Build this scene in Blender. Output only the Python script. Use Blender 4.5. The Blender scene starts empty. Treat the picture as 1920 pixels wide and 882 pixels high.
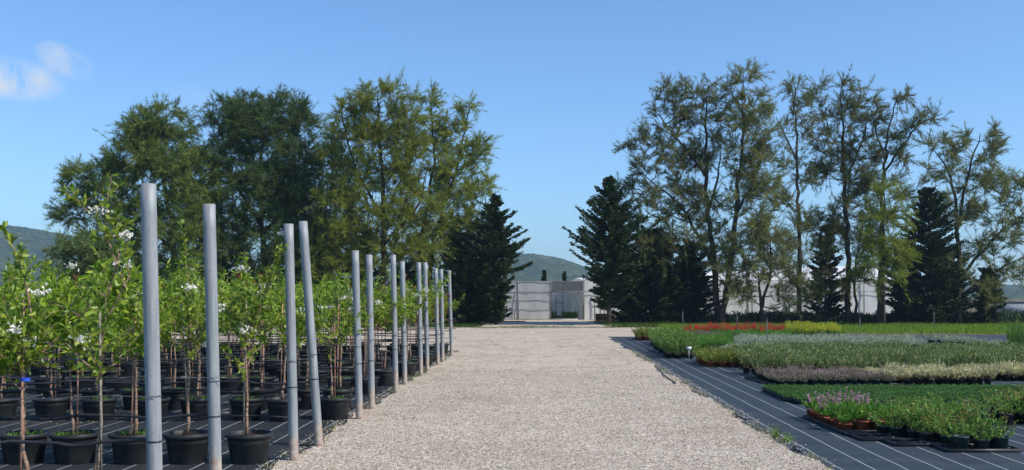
import bpy, math, random
import numpy as np
from mathutils import Vector
S = bpy.context.scene
F = 1867.0; CX = 960.0; HY = 556.0; EYE = 1.6       # photo's focal length, centre column, horizon row, eye height
# ------------------------------------------------------------------ camera, sky, sun, exposure
cam = bpy.data.cameras.new('camera'); co = bpy.data.objects.new('camera', cam); S.collection.objects.link(co)
co.location = (0, 0, EYE); co.rotation_euler = (math.pi/2, 0, 0)
cam.sensor_width = 36; cam.lens = 35.0; cam.shift_y = 0.06; cam.clip_start = 0.1; cam.clip_end = 9000
S.camera = co
SUN_AZ, SUN_EL = 114.0, 45.0
W = bpy.data.worlds.new('World'); S.world = W; W.use_nodes = True
wn, wl = W.node_tree.nodes, W.node_tree.links
bg = wn['Background']
sky = wn.new('ShaderNodeTexSky'); sky.sky_type = 'NISHITA'; sky.sun_disc = False
sky.sun_elevation = math.radians(SUN_EL); sky.sun_rotation = math.radians(SUN_AZ)
sky.air_density = 1.0; sky.dust_density = 0.4; sky.ozone_density = 2.5; sky.altitude = 0
bg.inputs[1].default_value = 0.13
# a small wisp of cloud, fixed in the sky by direction
def mnode(tree, op, a=None, b=None, c=None):
    n = tree.nodes.new('ShaderNodeMath'); n.operation = op
    for i, v in enumerate((a, b, c)):
        if v is None: continue
        if isinstance(v, (int, float)): n.inputs[i].default_value = v
        else: tree.links.new(v, n.inputs[i])
    return n.outputs[0]
WT = W.node_tree
tc = wn.new('ShaderNodeTexCoord')
sp = wn.new('ShaderNodeSeparateXYZ'); wl.new(tc.outputs['Generated'], sp.inputs[0])
az = mnode(WT, 'DIVIDE', sp.outputs[0], sp.outputs[1]); elv = mnode(WT, 'DIVIDE', sp.outputs[2], sp.outputs[1])
nz = wn.new('ShaderNodeTexNoise'); nz.inputs['Scale'].default_value = 22; nz.inputs['Detail'].default_value = 7; nz.inputs['Roughness'].default_value = .55; nz.inputs['Distortion'].default_value = .5
wl.new(tc.outputs['Generated'], nz.inputs['Vector'])
def blob(px, py, rx, ry, slope=0):
    dx = mnode(WT, 'SUBTRACT', az, (px-CX)/F); dy = mnode(WT, 'SUBTRACT', elv, (HY-py)/F)
    dy = mnode(WT, 'ADD', dy, mnode(WT, 'MULTIPLY', dx, slope))
    a = mnode(WT, 'POWER', mnode(WT, 'ABSOLUTE', mnode(WT, 'DIVIDE', dx, rx/F)), 2.0); b = mnode(WT, 'POWER', mnode(WT, 'ABSOLUTE', mnode(WT, 'DIVIDE', dy, ry/F)), 2.0)
    return mnode(WT, 'MAXIMUM', mnode(WT, 'SUBTRACT', 1.0, mnode(WT, 'ADD', a, b)), 0.0)
bs = mnode(WT, 'ADD', blob(18, 148, 112, 44, .12), mnode(WT, 'MULTIPLY', blob(120, 114, 58, 34, .35), .85))
bs = mnode(WT, 'ADD', bs, mnode(WT, 'MULTIPLY', blob(350, 185, 60, 30), .12))
m = mnode(WT, 'MULTIPLY', bs, mnode(WT, 'MULTIPLY', mnode(WT, 'MAXIMUM', mnode(WT, 'SUBTRACT', nz.outputs[0], .36), 0.0), 5.0))
front = mnode(WT, 'GREATER_THAN', sp.outputs[1], 0.1)
m = mnode(WT, 'MINIMUM', mnode(WT, 'MULTIPLY', m, front), 0.92)
mix = wn.new('ShaderNodeMixRGB'); mix.inputs[2].default_value = (5.4, 5.9, 6.6, 1)
tint = wn.new('ShaderNodeMixRGB'); tint.blend_type = 'MULTIPLY'; tint.inputs[0].default_value = 1; tint.inputs[2].default_value = (.82, 1.09, 1.36, 1)
wl.new(sky.outputs[0], tint.inputs[1]); wl.new(m, mix.inputs[0]); wl.new(tint.outputs[0], mix.inputs[1]); wl.new(mix.outputs[0], bg.inputs[0])
sl = bpy.data.lights.new('sun', 'SUN'); so = bpy.data.objects.new('sun', sl); S.collection.objects.link(so)
sl.energy = 4.9; sl.angle = math.radians(.5); sl.color = (1, .94, .83)
a_, e_ = math.radians(SUN_AZ), math.radians(SUN_EL)
so.rotation_euler = Vector((math.sin(a_)*math.cos(e_), math.cos(a_)*math.cos(e_), math.sin(e_))).to_track_quat('Z', 'Y').to_euler()
S.view_settings.view_transform = 'Standard'; S.view_settings.look = 'None'; S.view_settings.exposure = 0.08; S.view_settings.gamma = 1
S.render.engine = 'CYCLES'
S.cycles.max_bounces = 7; S.cycles.transparent_max_bounces = 12; S.cycles.volume_bounces = 0

R = np.random.default_rng(7)
random.seed(7)
PD = .0295                                             # heading of the path: X = u + PD * Y
def gx(px, Y): return (px-CX)*Y/F
def gz(py, Y): return EYE + (HY-py)*Y/F
# ------------------------------------------------------------------ materials
def mat(name, rough=.8, spec=.3):
    m = bpy.data.materials.new(name); m.use_nodes = True
    b = m.node_tree.nodes['Principled BSDF']; b.inputs['Roughness'].default_value = rough; b.inputs['Specular IOR Level'].default_value = spec
    return m, m.node_tree, b
def ramp(t, fac, stops, interp='LINEAR'):
    r = t.nodes.new('ShaderNodeValToRGB'); r.color_ramp.interpolation = interp
    e = r.color_ramp.elements
    while len(e) < len(stops): e.new(.5)
    for i, (p, c) in enumerate(stops): e[i].position = p; e[i].color = (*c, 1)
    t.links.new(fac, r.inputs[0]); return r.outputs[0]
def noise(t, scale, detail=4, rough=.55, vec=None, coord='Object'):
    n = t.nodes.new('ShaderNodeTexNoise'); n.inputs['Scale'].default_value = scale; n.inputs['Detail'].default_value = detail; n.inputs['Roughness'].default_value = rough
    if vec is None: vec = t.nodes.new('ShaderNodeTexCoord').outputs[coord]
    t.links.new(vec, n.inputs['Vector']); return n.outputs[0]
def mapping(t, scale, coord='Object', rot=(0, 0, 0), loc=(0, 0, 0)):
    n = t.nodes.new('ShaderNodeMapping'); n.inputs['Scale'].default_value = scale; n.inputs['Rotation'].default_value = rot; n.inputs['Location'].default_value = loc
    t.links.new(t.nodes.new('ShaderNodeTexCoord').outputs[coord], n.inputs[0]); return n.outputs[0]
def mixc(t, fac, a, b, mode='MIX'):
    n = t.nodes.new('ShaderNodeMixRGB'); n.blend_type = mode
    for i, v in enumerate((fac, a, b)):
        if hasattr(v, 'links') or hasattr(v, 'is_linked'): t.links.new(v, n.inputs[i])
        elif i == 0: n.inputs[0].default_value = v
        else: n.inputs[i].default_value = (*v, 1)
    return n.outputs[0]
def bump(t, b, h, strength=.4, dist=.01):
    n = t.nodes.new('ShaderNodeBump'); n.inputs['Strength'].default_value = strength; n.inputs['Distance'].default_value = dist
    t.links.new(h, n.inputs['Height']); t.links.new(n.outputs[0], b.inputs['Normal'])
def simple(name, stops, scale=8, rough=.8, spec=.3, bmp=0, metal=0, vec_scale=None):
    m, t, b = mat(name, rough, spec)
    v = mapping(t, vec_scale) if vec_scale else None
    n = noise(t, scale, 5, .6, v)
    t.links.new(ramp(t, n, stops), b.inputs['Base Color']); b.inputs['Metallic'].default_value = metal
    if bmp: bump(t, b, n, bmp, .01)
    return m
def leafmat(name, cols, trans=.35, rough=.55, spec=.25):
    """leaves: hue varies from leaf to leaf, light passes through"""
    m, t, b = mat(name, rough, spec)
    g = t.nodes.new('ShaderNodeNewGeometry')
    k = len(cols)-1
    c = ramp(t, g.outputs['Random Per Island'], [(.05+.9*i/k, x) for i, x in enumerate(cols)])
    oi = t.nodes.new('ShaderNodeObjectInfo')
    hs = t.nodes.new('ShaderNodeHueSaturation')
    mr = t.nodes.new('ShaderNodeMapRange'); mr.inputs[3].default_value = .82; mr.inputs[4].default_value = 1.18
    t.links.new(oi.outputs['Random'], mr.inputs[0]); t.links.new(mr.outputs[0], hs.inputs['Value']); t.links.new(c, hs.inputs['Color'])
    t.links.new(hs.outputs[0], b.inputs['Base Color'])
    tr = t.nodes.new('ShaderNodeBsdfTranslucent'); t.links.new(hs.outputs[0], tr.inputs[0])
    mx = t.nodes.new('ShaderNodeMixShader'); mx.inputs[0].default_value = trans
    t.links.new(b.outputs[0], mx.inputs[1]); t.links.new(tr.outputs[0], mx.inputs[2])
    t.links.new(mx.outputs[0], t.nodes['Material Output'].inputs[0])
    return m
# gravel: small pale crushed stones, each with its own tint
def gravel_mat():
    m, t, b = mat('gravel', .95, .1)
    v = t.nodes.new('ShaderNodeTexVoronoi'); v.inputs['Scale'].default_value = 68
    tcn = t.nodes.new('ShaderNodeTexCoord'); t.links.new(tcn.outputs['Object'], v.inputs['Vector'])
    v2 = t.nodes.new('ShaderNodeTexVoronoi'); v2.inputs['Scale'].default_value = 19; t.links.new(tcn.outputs['Object'], v2.inputs['Vector'])
    s1 = t.nodes.new('ShaderNodeSeparateColor'); t.links.new(v.outputs['Color'], s1.inputs[0])
    s2 = t.nodes.new('ShaderNodeSeparateColor'); t.links.new(v2.outputs['Color'], s2.inputs[0])
    c1 = ramp(t, s1.outputs[0], [(0, (.19, .15, .12)), (.3, (.38, .31, .25)), (.6, (.51, .43, .35)), (.85, (.65, .58, .49)), (1, (.80, .76, .68))])
    c2 = ramp(t, s2.outputs[1], [(0, (.80, .77, .74)), (.5, (1, .99, .97)), (1, (1.15, 1.14, 1.12))])
    c = mixc(t, 1.0, c1, c2, 'MULTIPLY')
    n = noise(t, .55, 6, .65)
    c = mixc(t, 1.0, c, ramp(t, n, [(.3, (.84, .80, .76)), (.5, (1, .99, .97)), (.7, (1.1, 1.1, 1.08))]), 'MULTIPLY')
    n3 = noise(t, 1.6, 8, .75)
    c = mixc(t, ramp(t, n3, [(.63, (0, 0, 0)), (.74, (.55, .55, .55))]), c, (.14, .15, .07))
    t.links.new(c, b.inputs['Base Color'])
    bump(t, b, v.outputs['Distance'], .7, -.012)
    return m
# woven black ground cover with thin white marking threads along the path direction
def fabric_mat(name, col, phase):
    m, t, b = mat(name, .75, .2)
    s = t.nodes.new('ShaderNodeSeparateXYZ'); t.links.new(t.nodes.new('ShaderNodeTexCoord').outputs['Object'], s.inputs[0])
    wob = mnode(t, 'MULTIPLY', mnode(t, 'SUBTRACT', noise(t, .7, 3), .5), .05)
    u = mnode(t, 'ADD', mnode(t, 'SUBTRACT', s.outputs[0], mnode(t, 'MULTIPLY', s.outputs[1], PD)), wob)
    f = mnode(t, 'FRACT', mnode(t, 'ADD', mnode(t, 'DIVIDE', u, .305), phase+50))
    line = mnode(t, 'LESS_THAN', mnode(t, 'ABSOLUTE', mnode(t, 'SUBTRACT', f, .5)), .015)
    dust = noise(t, 1.3, 7, .7)
    streak = noise(t, 3, 5, .6, mapping(t, (.25, 5, 1)))
    c = ramp(t, streak, [(.3, tuple(x*.7 for x in col)), (.7, tuple(x*1.4 for x in col))])
    c = mixc(t, ramp(t, dust, [(.5, (0, 0, 0)), (.8, (.3, .3, .3))]), c, (.13, .12, .105))
    fine = noise(t, 90, 2, .5)
    c = mixc(t, ramp(t, fine, [(.66, (0, 0, 0)), (.74, (.25, .25, .25))]), c, (.3, .28, .24))
    c = mixc(t, mnode(t, 'MULTIPLY', line, .8), c, (.52, .55, .58))
    t.links.new(c, b.inputs['Base Color'])
    bump(t, b, streak, .25, .02)
    return m
def ground_mat():
    m, t, b = mat('ground_soil', .95, .1)
    n = noise(t, .12, 7, .65); n2 = noise(t, 3, 6, .7)
    c = ramp(t, n, [(.35, (.17, .13, .09)), (.5, (.13, .12, .06)), (.65, (.06, .085, .025))])
    c = mixc(t, 1.0, c, ramp(t, n2, [(.3, (.6, .6, .6)), (.7, (1.3, 1.3, 1.3))]), 'MULTIPLY')
    t.links.new(c, b.inputs['Base Color']); bump(t, b, n2, .5, .05); return m
def steel_mat():
    m, t, b = mat('galvanised_steel', .6, .3)
    b.inputs['Metallic'].default_value = .2
    tcn = t.nodes.new('ShaderNodeTexCoord').outputs['Object']
    n = noise(t, 4, 6, .6, mapping(t, (6, 6, .5))); n2 = noise(t, 22, 4, .6)
    c = ramp(t, n, [(.3, (.20, .215, .225)), (.55, (.30, .315, .325)), (.75, (.40, .41, .415))])
    c = mixc(t, ramp(t, n2, [(.6, (0, 0, 0)), (.75, (.45, .45, .45))]), c, (.2, .22, .24))
    s = t.nodes.new('ShaderNodeSeparateXYZ'); t.links.new(tcn, s.inputs[0])
    oi = t.nodes.new('ShaderNodeObjectInfo')
    hgt = mnode(t, 'MULTIPLY_ADD', oi.outputs['Random'], .22, .16)
    d = mnode(t, 'SUBTRACT', mnode(t, 'MULTIPLY_ADD', noise(t, 11, 6, .7), .34, hgt), s.outputs[2])
    k = ramp(t, d, [(.11, (0, 0, 0)), (.19, (.8, .8, .8))])
    rc = ramp(t, noise(t, 14, 5, .7), [(.35, (.5, .44, .37)), (.5, (.38, .30, .24)), (.66, (.32, .13, .055))])
    c = mixc(t, ramp(t, noise(t, 60, 3, .7), [(.55, (0, 0, 0)), (.7, (.35, .35, .35))]), c, (.12, .13, .14))
    c = mixc(t, k, c, rc)
    t.links.new(c, b.inputs['Base Color'])
    t.links.new(mnode(t, 'MULTIPLY', mnode(t, 'SUBTRACT', 1.0, k), .2), b.inputs['Metallic'])
    t.links.new(ramp(t, n, [(.3, (.5,)*3), (.7, (.72,)*3)]), b.inputs['Roughness'])
    return m
def bark_young():
    m, t, b = mat('young_bark', .7, .25)
    n = noise(t, 9, 5, .7, mapping(t, (1, 1, 6)))
    t.links.new(ramp(t, n, [(.33, (.10, .06, .042)), (.5, (.27, .165, .115)), (.6, (.36, .26, .19)), (.68, (.5, .45, .38))]), b.inputs['Base Color'])
    bump(t, b, n, .5, .006); return m
def net_mat(name, col, hole):
    m, t, b = mat(name, .75, .2)
    n = noise(t, 1.2, 6, .65, mapping(t, (1, 1, .35)))
    t.links.new(ramp(t, n, [(.3, tuple(x*.8 for x in col)), (.7, tuple(min(x*1.15, .9) for x in col))]), b.inputs['Base Color'])
    bump(t, b, n, .5, .08)
    tl = t.nodes.new('ShaderNodeBsdfTranslucent'); tl.inputs[0].default_value = (*col, 1)
    m1 = t.nodes.new('ShaderNodeMixShader'); m1.inputs[0].default_value = .2
    t.links.new(b.outputs[0], m1.inputs[1]); t.links.new(tl.outputs[0], m1.inputs[2])
    tr = t.nodes.new('ShaderNodeBsdfTransparent'); mx = t.nodes.new('ShaderNodeMixShader'); mx.inputs[0].default_value = hole
    t.links.new(m1.outputs[0], mx.inputs[1]); t.links.new(tr.outputs[0], mx.inputs[2])
    t.links.new(mx.outputs[0], t.nodes['Material Output'].inputs[0]); return m
M = dict(
 gravel=gravel_mat(), fabric_l=fabric_mat('black_ground_fabric', (.019, .022, .026), .1), fabric_r=fabric_mat('grey_ground_fabric', (.030, .041, .054), .42),
 ground=ground_mat(), steel=steel_mat(), ybark=bark_young(),
 stone=None,
 pot=simple('black_plastic', [(.3, (.010, .011, .012)), (.7, (.030, .032, .035))], 5, .5, .35, .1),
 dkpot=simple('dark_green_plastic', [(.3, (.013, .028, .027)), (.7, (.03, .05, .05))], 20, .5, .35),
 terra=simple('terracotta_plastic', [(.3, (.20, .06, .03)), (.7, (.33, .11, .055))], 20, .65, .2),
 tray=simple('black_tray', [(.3, (.012, .012, .013)), (.7, (.05, .05, .052))], 30, .5, .35),
 soil=simple('potting_soil', [(.3, (.02, .013, .009)), (.7, (.07, .05, .035))], 60, .95, .1, .6),
 hose=simple('black_hose', [(.3, (.012, .012, .014)), (.7, (.04, .04, .044))], 6, .4, .4),
 wire=simple('grey_wire', [(.3, (.08, .085, .09)), (.7, (.18, .19, .2))], 6, .5, .4, metal=.4),
 cane=simple('cane', [(.35, (.34, .15, .10)), (.6, (.50, .30, .21))], 6, .7, .2, .2, vec_scale=(1, 1, 5)),
 canegrey=simple('grey_cane', [(.35, (.16, .14, .115)), (.6, (.30, .27, .22))], 6, .7, .2, .2, vec_scale=(1, 1, 5)),
 tape=simple('blue_tape', [(.3, (.02, .07, .5)), (.7, (.03, .1, .6))], 6, .5, .3),
 bark=simple('dark_bark', [(.3, (.030, .023, .018)), (.6, (.075, .058, .044)), (.8, (.12, .095, .075))], 5, .9, .1, .8, vec_scale=(2, 2, .6)),
 white=net_mat('white_plastic_film', (.88, .88, .86), .0), net=net_mat('grey_shade_net', (.58, .60, .61), .14), netd=net_mat('dark_shade_net', (.13, .14, .15), .15),
 pale=simple('pale_wall', [(.3, (.42, .42, .42)), (.7, (.55, .55, .54))], 2, .8, .2),
 frame=simple('weathered_frame', [(.3, (.09, .085, .08)), (.7, (.2, .19, .18))], 4, .6, .3),
 wood=simple('brown_wood', [(.3, (.10, .045, .025)), (.7, (.2, .1, .06))], 4, .8, .2),
 tag=simple('white_label_plastic', [(.3, (.7, .7, .7)), (.7, (.8, .8, .8))], 9, .4, .4),
 # tree foliage
 casL=leafmat('olive_needles', [(0.067, 0.107, 0.025), (0.121, 0.171, 0.031), (0.207, 0.248, 0.045)], .22),
 casD=leafmat('dark_green_needles', [(0.050, 0.095, 0.027), (0.088, 0.141, 0.035), (0.148, 0.196, 0.045)], .2),
 casY=leafmat('yellow_green_needles', [(0.104, 0.151, 0.023), (0.205, 0.250, 0.036), (0.356, 0.377, 0.055)], .3),
 casG=leafmat('grey_green_needles', [(0.098, 0.121, 0.038), (0.172, 0.188, 0.057), (0.293, 0.281, 0.085)], .25),
 fir=leafmat('blackish_green_needles', [(0.016, 0.031, 0.010), (0.031, 0.054, 0.014), (0.054, 0.084, 0.022)], .08),
 shrub=leafmat('pale_shrub_leaves', [(0.060, 0.096, 0.026), (0.096, 0.138, 0.042), (0.144, 0.186, 0.066)], .25),
 # young trees
 leafA=leafmat('young_pear_leaves', [(0.084, 0.160, 0.015), (0.160, 0.269, 0.024), (0.278, 0.402, 0.037), (0.429, 0.496, 0.063)], .45, .4, .4),
 leafB=leafmat('young_peach_leaves', [(0.090, 0.170, 0.011), (0.165, 0.290, 0.018), (0.281, 0.411, 0.026), (0.396, 0.484, 0.043)], .5, .4, .4),
 leafR=leafmat('red_young_leaves', [(0.169, 0.026, 0.019), (0.338, 0.058, 0.039), (0.237, 0.091, 0.026)], .35),
 blossom=leafmat('white_blossom', [(0.800, 0.700, 0.648), (0.850, 0.830, 0.720), (0.880, 0.870, 0.774)], .3),
 weed=leafmat('pot_weeds', [(.05, .12, .015), (.09, .2, .03), (.13, .26, .05)], .4),
 # bedding plants
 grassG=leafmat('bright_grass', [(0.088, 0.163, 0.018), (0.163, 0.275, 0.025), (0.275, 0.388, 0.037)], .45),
 grassD=leafmat('painted_shade_grass', [(.04, .08, .012), (.07, .12, .018), (.12, .17, .03)], .4),  # darker copy of the bright grass, with shade put into its colour
 rose=leafmat('rosemary_leaves', [(0.070, 0.124, 0.027), (0.128, 0.206, 0.049), (0.218, 0.298, 0.087), (0.363, 0.363, 0.186)], .3),
 thyme=leafmat('low_mat_leaves', [(0.041, 0.113, 0.024), (0.074, 0.180, 0.038), (0.124, 0.256, 0.054)], .3),
 heath=leafmat('grey_green_heath_leaves', [(0.093, 0.108, 0.051), (0.159, 0.164, 0.089), (0.226, 0.190, 0.127)], .3),
 pink=leafmat('dusty_pink_flowers', [(0.398, 0.216, 0.251), (0.558, 0.341, 0.376), (0.398, 0.316, 0.228)], .3),
 cream=leafmat('cream_grass_leaves', [(0.299, 0.287, 0.131), (0.506, 0.471, 0.240), (0.713, 0.655, 0.393)], .4),
 creamd=leafmat('brown_lower_leaves', [(.12, .045, .03), (.17, .12, .05), (.12, .14, .05)], .3),
 ygreen=leafmat('yellow_green_leaves', [(0.092, 0.138, 0.023), (0.172, 0.218, 0.034), (0.276, 0.310, 0.057)], .4),
 bgreen=leafmat('bright_green_leaves', [(0.066, 0.171, 0.021), (0.116, 0.265, 0.033), (0.188, 0.370, 0.053)], .45),
 mgreen=leafmat('mid_green_leaves', [(0.076, 0.156, 0.027), (0.143, 0.266, 0.046), (0.236, 0.375, 0.070)], .4),
 reddish=leafmat('reddish_tip_leaves', [(.25, .06, .03), (.30, .17, .05), (.2, .2, .05)], .4),
 silver=leafmat('silver_leaves', [(0.178, 0.221, 0.133), (0.355, 0.390, 0.265), (0.573, 0.585, 0.432)], .25),
 red=leafmat('red_plume_flowers', [(0.424, 0.024, 0.026), (0.663, 0.047, 0.047), (0.765, 0.119, 0.080)], .35),
 yellow=leafmat('yellow_leaves', [(0.316, 0.380, 0.034), (0.531, 0.552, 0.052), (0.734, 0.667, 0.092)], .45),
 purple=leafmat('purple_flowers', [(0.253, 0.136, 0.196), (0.417, 0.251, 0.302), (0.607, 0.376, 0.347)], .35),
 dry=leafmat('dry_leaves', [(.2, .24, .05), (.35, .34, .12), (.3, .2, .1)], .3),
)
def stone_mat():
    m, t, b = mat('loose_stones', .95, .1)
    g = t.nodes.new('ShaderNodeNewGeometry')
    t.links.new(ramp(t, g.outputs['Random Per Island'], [(0, (.20, .165, .13)), (.3, (.36, .30, .245)), (.6, (.48, .42, .35)), (.85, (.62, .57, .49)), (1, (.76, .73, .66))]), b.inputs['Base Color'])
    return m
M['stone'] = stone_mat()
# ------------------------------------------------------------------ mesh helpers
class MB:
    """collects vertices and faces (triangles and quads) and links them as ONE mesh object"""
    def __init__(s): s.v = []; s.t = []; s.q = []; s.n = 0
    def add(s, v, t=None, q=None):
        v = np.asarray(v, float).reshape(-1, 3)
        if t is not None and len(t): s.t.append(np.asarray(t, int).reshape(-1, 3)+s.n)
        if q is not None and len(q): s.q.append(np.asarray(q, int).reshape(-1, 4)+s.n)
        s.v.append(v); s.n += len(v)
    def box(s, x0, x1, y0, y1, z0, z1, bev=0):
        v = [(x, y, z) for z in (z0, z1) for (x, y) in ((x0, y0), (x1, y0), (x1, y1), (x0, y1))]
        s.add(v, q=[(0, 3, 2, 1), (4, 5, 6, 7), (0, 1, 5, 4), (1, 2, 6, 5), (2, 3, 7, 6), (3, 0, 4, 7)])
    def tube(s, P, r, k=6, cap=True):
        P = np.asarray(P, float); r = np.broadcast_to(np.asarray(r, float), (len(P),))
        T = np.gradient(P, axis=0); T /= np.linalg.norm(T, axis=1)[:, None]+1e-9
        ref = np.array([0, 0, 1.]) if abs(T[:, 2]).mean() < .8 else np.array([1., 0, 0])
        A = np.cross(T, ref); A /= np.linalg.norm(A, axis=1)[:, None]+1e-9; B = np.cross(A, T)
        th = np.arange(k)*2*math.pi/k
        V = P[:, None]+r[:, None, None]*(np.cos(th)[None, :, None]*A[:, None]+np.sin(th)[None, :, None]*B[:, None])
        n = len(P); i = np.arange(n-1)[:, None]*k; j = np.arange(k)[None]; jj = (j+1) % k
        Q = np.stack([i+j, i+jj, i+k+jj, i+k+j], -1).reshape(-1, 4)
        V = V.reshape(-1, 3)
        if cap:
            V = np.vstack([V, P[0], P[-1]]); tt = []
            for a in range(k): tt += [((a+1) % k, a, n*k), ((n-1)*k+a, (n-1)*k+(a+1) % k, n*k+1)]
            s.add(V, tt, Q)
        else: s.add(V, q=Q)
    def lathe(s, prof, k=20, c=(0, 0)):
        th = np.arange(k)*2*math.pi/k; pr = np.asarray(prof, float)
        V = np.stack([c[0]+pr[:, 0][:, None]*np.cos(th), c[1]+pr[:, 0][:, None]*np.sin(th), np.repeat(pr[:, 1][:, None], k, 1)], -1).reshape(-1, 3)
        n = len(pr); i = np.arange(n-1)[:, None]*k; j = np.arange(k)[None]; jj = (j+1) % k
        s.add(V, q=np.stack([i+j, i+jj, i+k+jj, i+k+j], -1).reshape(-1, 4))
    def leaves(s, P, D, L, Wd, fold=.25):
        """diamond leaves of two faces: base P, direction D, length L, width Wd"""
        P = np.asarray(P, float); D = np.asarray(D, float); n = len(P)
        if n == 0: return
        D = D/(np.linalg.norm(D, axis=1)[:, None]+1e-9)
        X = R.normal(size=(n, 3)); sd = np.cross(D, X); sd /= np.linalg.norm(sd, axis=1)[:, None]+1e-9
        up = np.cross(sd, D)
        L = np.broadcast_to(L, (n,))[:, None]; Wd = np.broadcast_to(Wd, (n,))[:, None]
        mid = P+D*L*.45+up*Wd*fold
        V = np.stack([P, mid+sd*Wd*.5-up*Wd*fold, P+D*L, mid-sd*Wd*.5-up*Wd*fold], 1).reshape(-1, 3)
        b = np.arange(n)[:, None]*4
        s.add(V, np.concatenate([b+[0, 1, 2], b+[0, 2, 3]]))
    def blades(s, P, D, L, Wd):
        """thin tapering single-face needles"""
        P = np.asarray(P, float); D = np.asarray(D, float); n = len(P)
        if n == 0: return
        D = D/(np.linalg.norm(D, axis=1)[:, None]+1e-9)
        sd = np.cross(D, R.normal(size=(n, 3))); sd /= np.linalg.norm(sd, axis=1)[:, None]+1e-9
        L = np.broadcast_to(L, (n,))[:, None]; Wd = np.broadcast_to(Wd, (n,))[:, None]
        V = np.stack([P-sd*Wd*.5, P+sd*Wd*.5, P+D*L], 1).reshape(-1, 3)
        s.add(V, np.arange(n*3).reshape(-1, 3))
    def mesh(s, name, material, smooth=False):
        me = bpy.data.meshes.new(name); V = np.concatenate(s.v)
        t = np.concatenate(s.t) if s.t else np.zeros((0, 3), int); q = np.concatenate(s.q) if s.q else np.zeros((0, 4), int)
        me.vertices.add(len(V)); me.vertices.foreach_set('co', V.ravel().astype(np.float32))
        me.loops.add(t.size+q.size); me.loops.foreach_set('vertex_index', np.concatenate([t.ravel(), q.ravel()]).astype(np.int32))
        me.polygons.add(len(t)+len(q))
        st = np.concatenate([np.arange(len(t))*3, t.size+np.arange(len(q))*4]); me.polygons.foreach_set('loop_start', st.astype(np.int32))
        me.polygons.foreach_set('loop_total', np.concatenate([np.full(len(t), 3), np.full(len(q), 4)]).astype(np.int32))
        if smooth: me.polygons.foreach_set('use_smooth', np.ones(len(t)+len(q), bool))
        me.update(calc_edges=True); me.validate(); me.materials.append(material); return me
def link(name, me, parent=None, loc=(0, 0, 0)):
    o = bpy.data.objects.new(name, me); S.collection.objects.link(o); o.location = loc
    if parent: o.parent = parent
    return o
def tag(o, label=None, cat=None, group=None, kind=None):
    if label: o['label'] = label
    if cat: o['category'] = cat
    if group: o['group'] = group
    if kind: o['kind'] = kind
    elif cat: o['kind'] = 'thing'
    return o
def thing(name, label, cat, loc=(0, 0, 0), group=None, rz=0):
    o = bpy.data.objects.new(name, None); S.collection.objects.link(o); o.location = loc; o.rotation_euler = (0, 0, rz)
    o.empty_display_size = .1
    return tag(o, label, cat, group, 'thing')
def rnd(n): return R.normal(size=(n, 3))
ORD = ['first', 'second', 'third', 'fourth', 'fifth', 'sixth', 'seventh', 'eighth', 'ninth', 'tenth', 'eleventh', 'twelfth', 'thirteenth', 'fourteenth', 'fifteenth', 'sixteenth', 'seventeenth', 'eighteenth', 'nineteenth', 'twentieth']
# ------------------------------------------------------------------ the ground
def sheet(name, polys, z, material, kind='structure', label=None):
    b = MB()
    for p in polys: b.add([(x, y, z) for x, y in p], q=[range(4)] if len(p) == 4 else None, t=[(0, i, i+1) for i in range(1, len(p)-1)] if len(p) != 4 else None)
    return tag(link(name, b.mesh(name, material)), label, None, None, kind)
sheet('ground', [[(-3000, -60), (3000, -60), (3000, 2500), (-3000, 2500)]], 0, M['ground'])
def U(u, Y): return (u+PD*Y, Y)
def wavy_strip(name, edge, z, material, step=.35):
    """ground sheet between two functions of Y: (ulo, uhi, Y0, Y1) pieces"""
    b = MB()
    for ulo, uhi, Y0, Y1 in edge:
        n = max(2, int((Y1-Y0)/step)); Y = np.linspace(Y0, Y1, n)
        lo = np.array([ulo(y) if callable(ulo) else ulo for y in Y]); hi = np.array([uhi(y) if callable(uhi) else uhi for y in Y])
        V = np.stack([np.stack([lo+PD*Y, Y, np.full(n, z)], 1), np.stack([hi+PD*Y, Y, np.full(n, z)], 1)], 1).reshape(-1, 3)
        i = np.arange(n-1)*2
        b.add(V, q=np.stack([i, i+1, i+3, i+2], 1))
    return tag(link(name, b.mesh(name, material)), None, None, None, 'structure')
wavy_strip('ground_fabric', [(-30, -2.2, 2, 29.3)], .004, M['fabric_l'])
wavy_strip('ground_fabric', [(2.4, 40, 2, 39.4), (9.5, 40, 39.4, 41.2)], .004, M['fabric_r'])
def wob(y, s): return .05*math.sin(y*1.3+s)+.04*math.sin(y*3.1+s*2)+.025*math.sin(y*7.7+s)
wavy_strip('gravel_path', [(lambda y: -2.47+wob(y, 0), lambda y: 2.60+wob(y, 2)*.9, 2, 29.3), (-28, lambda y: 2.60+wob(y, 2), 29.3, 39.4), (-28, 3.9, 39.4, 42), (-28, 6.3, 42, 51), (-3.2, 4.2, 50.5, 72)], .010, M['gravel'], .12)
# loose stones lying on the path where the camera stands close
def stones(n, fn, smin, smax):
    P = fn(n); n = len(P); s = R.uniform(smin, smax, n)
    base = np.array([(1, 0, 0), (-1, 0, 0), (0, 1, 0), (0, -1, 0), (0, 0, .6), (0, 0, -.5)])
    V = base[None]*(1+.35*R.normal(size=(n, 6, 1)).clip(-1.2, 1.2))*s[:, None, None]
    a = R.uniform(0, 6.28, n); c, d = np.cos(a)[:, None], np.sin(a)[:, None]
    V = np.stack([V[..., 0]*c-V[..., 1]*d, V[..., 0]*d+V[..., 1]*c, V[..., 2]], -1)+P[:, None]
    f = np.array([(0, 2, 4), (2, 1, 4), (1, 3, 4), (3, 0, 4), (2, 0, 5), (1, 2, 5), (3, 1, 5), (0, 3, 5)])
    b = MB(); b.add(V.reshape(-1, 3), (np.arange(n)[:, None, None]*6+f[None]).reshape(-1, 3)); return b
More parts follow.
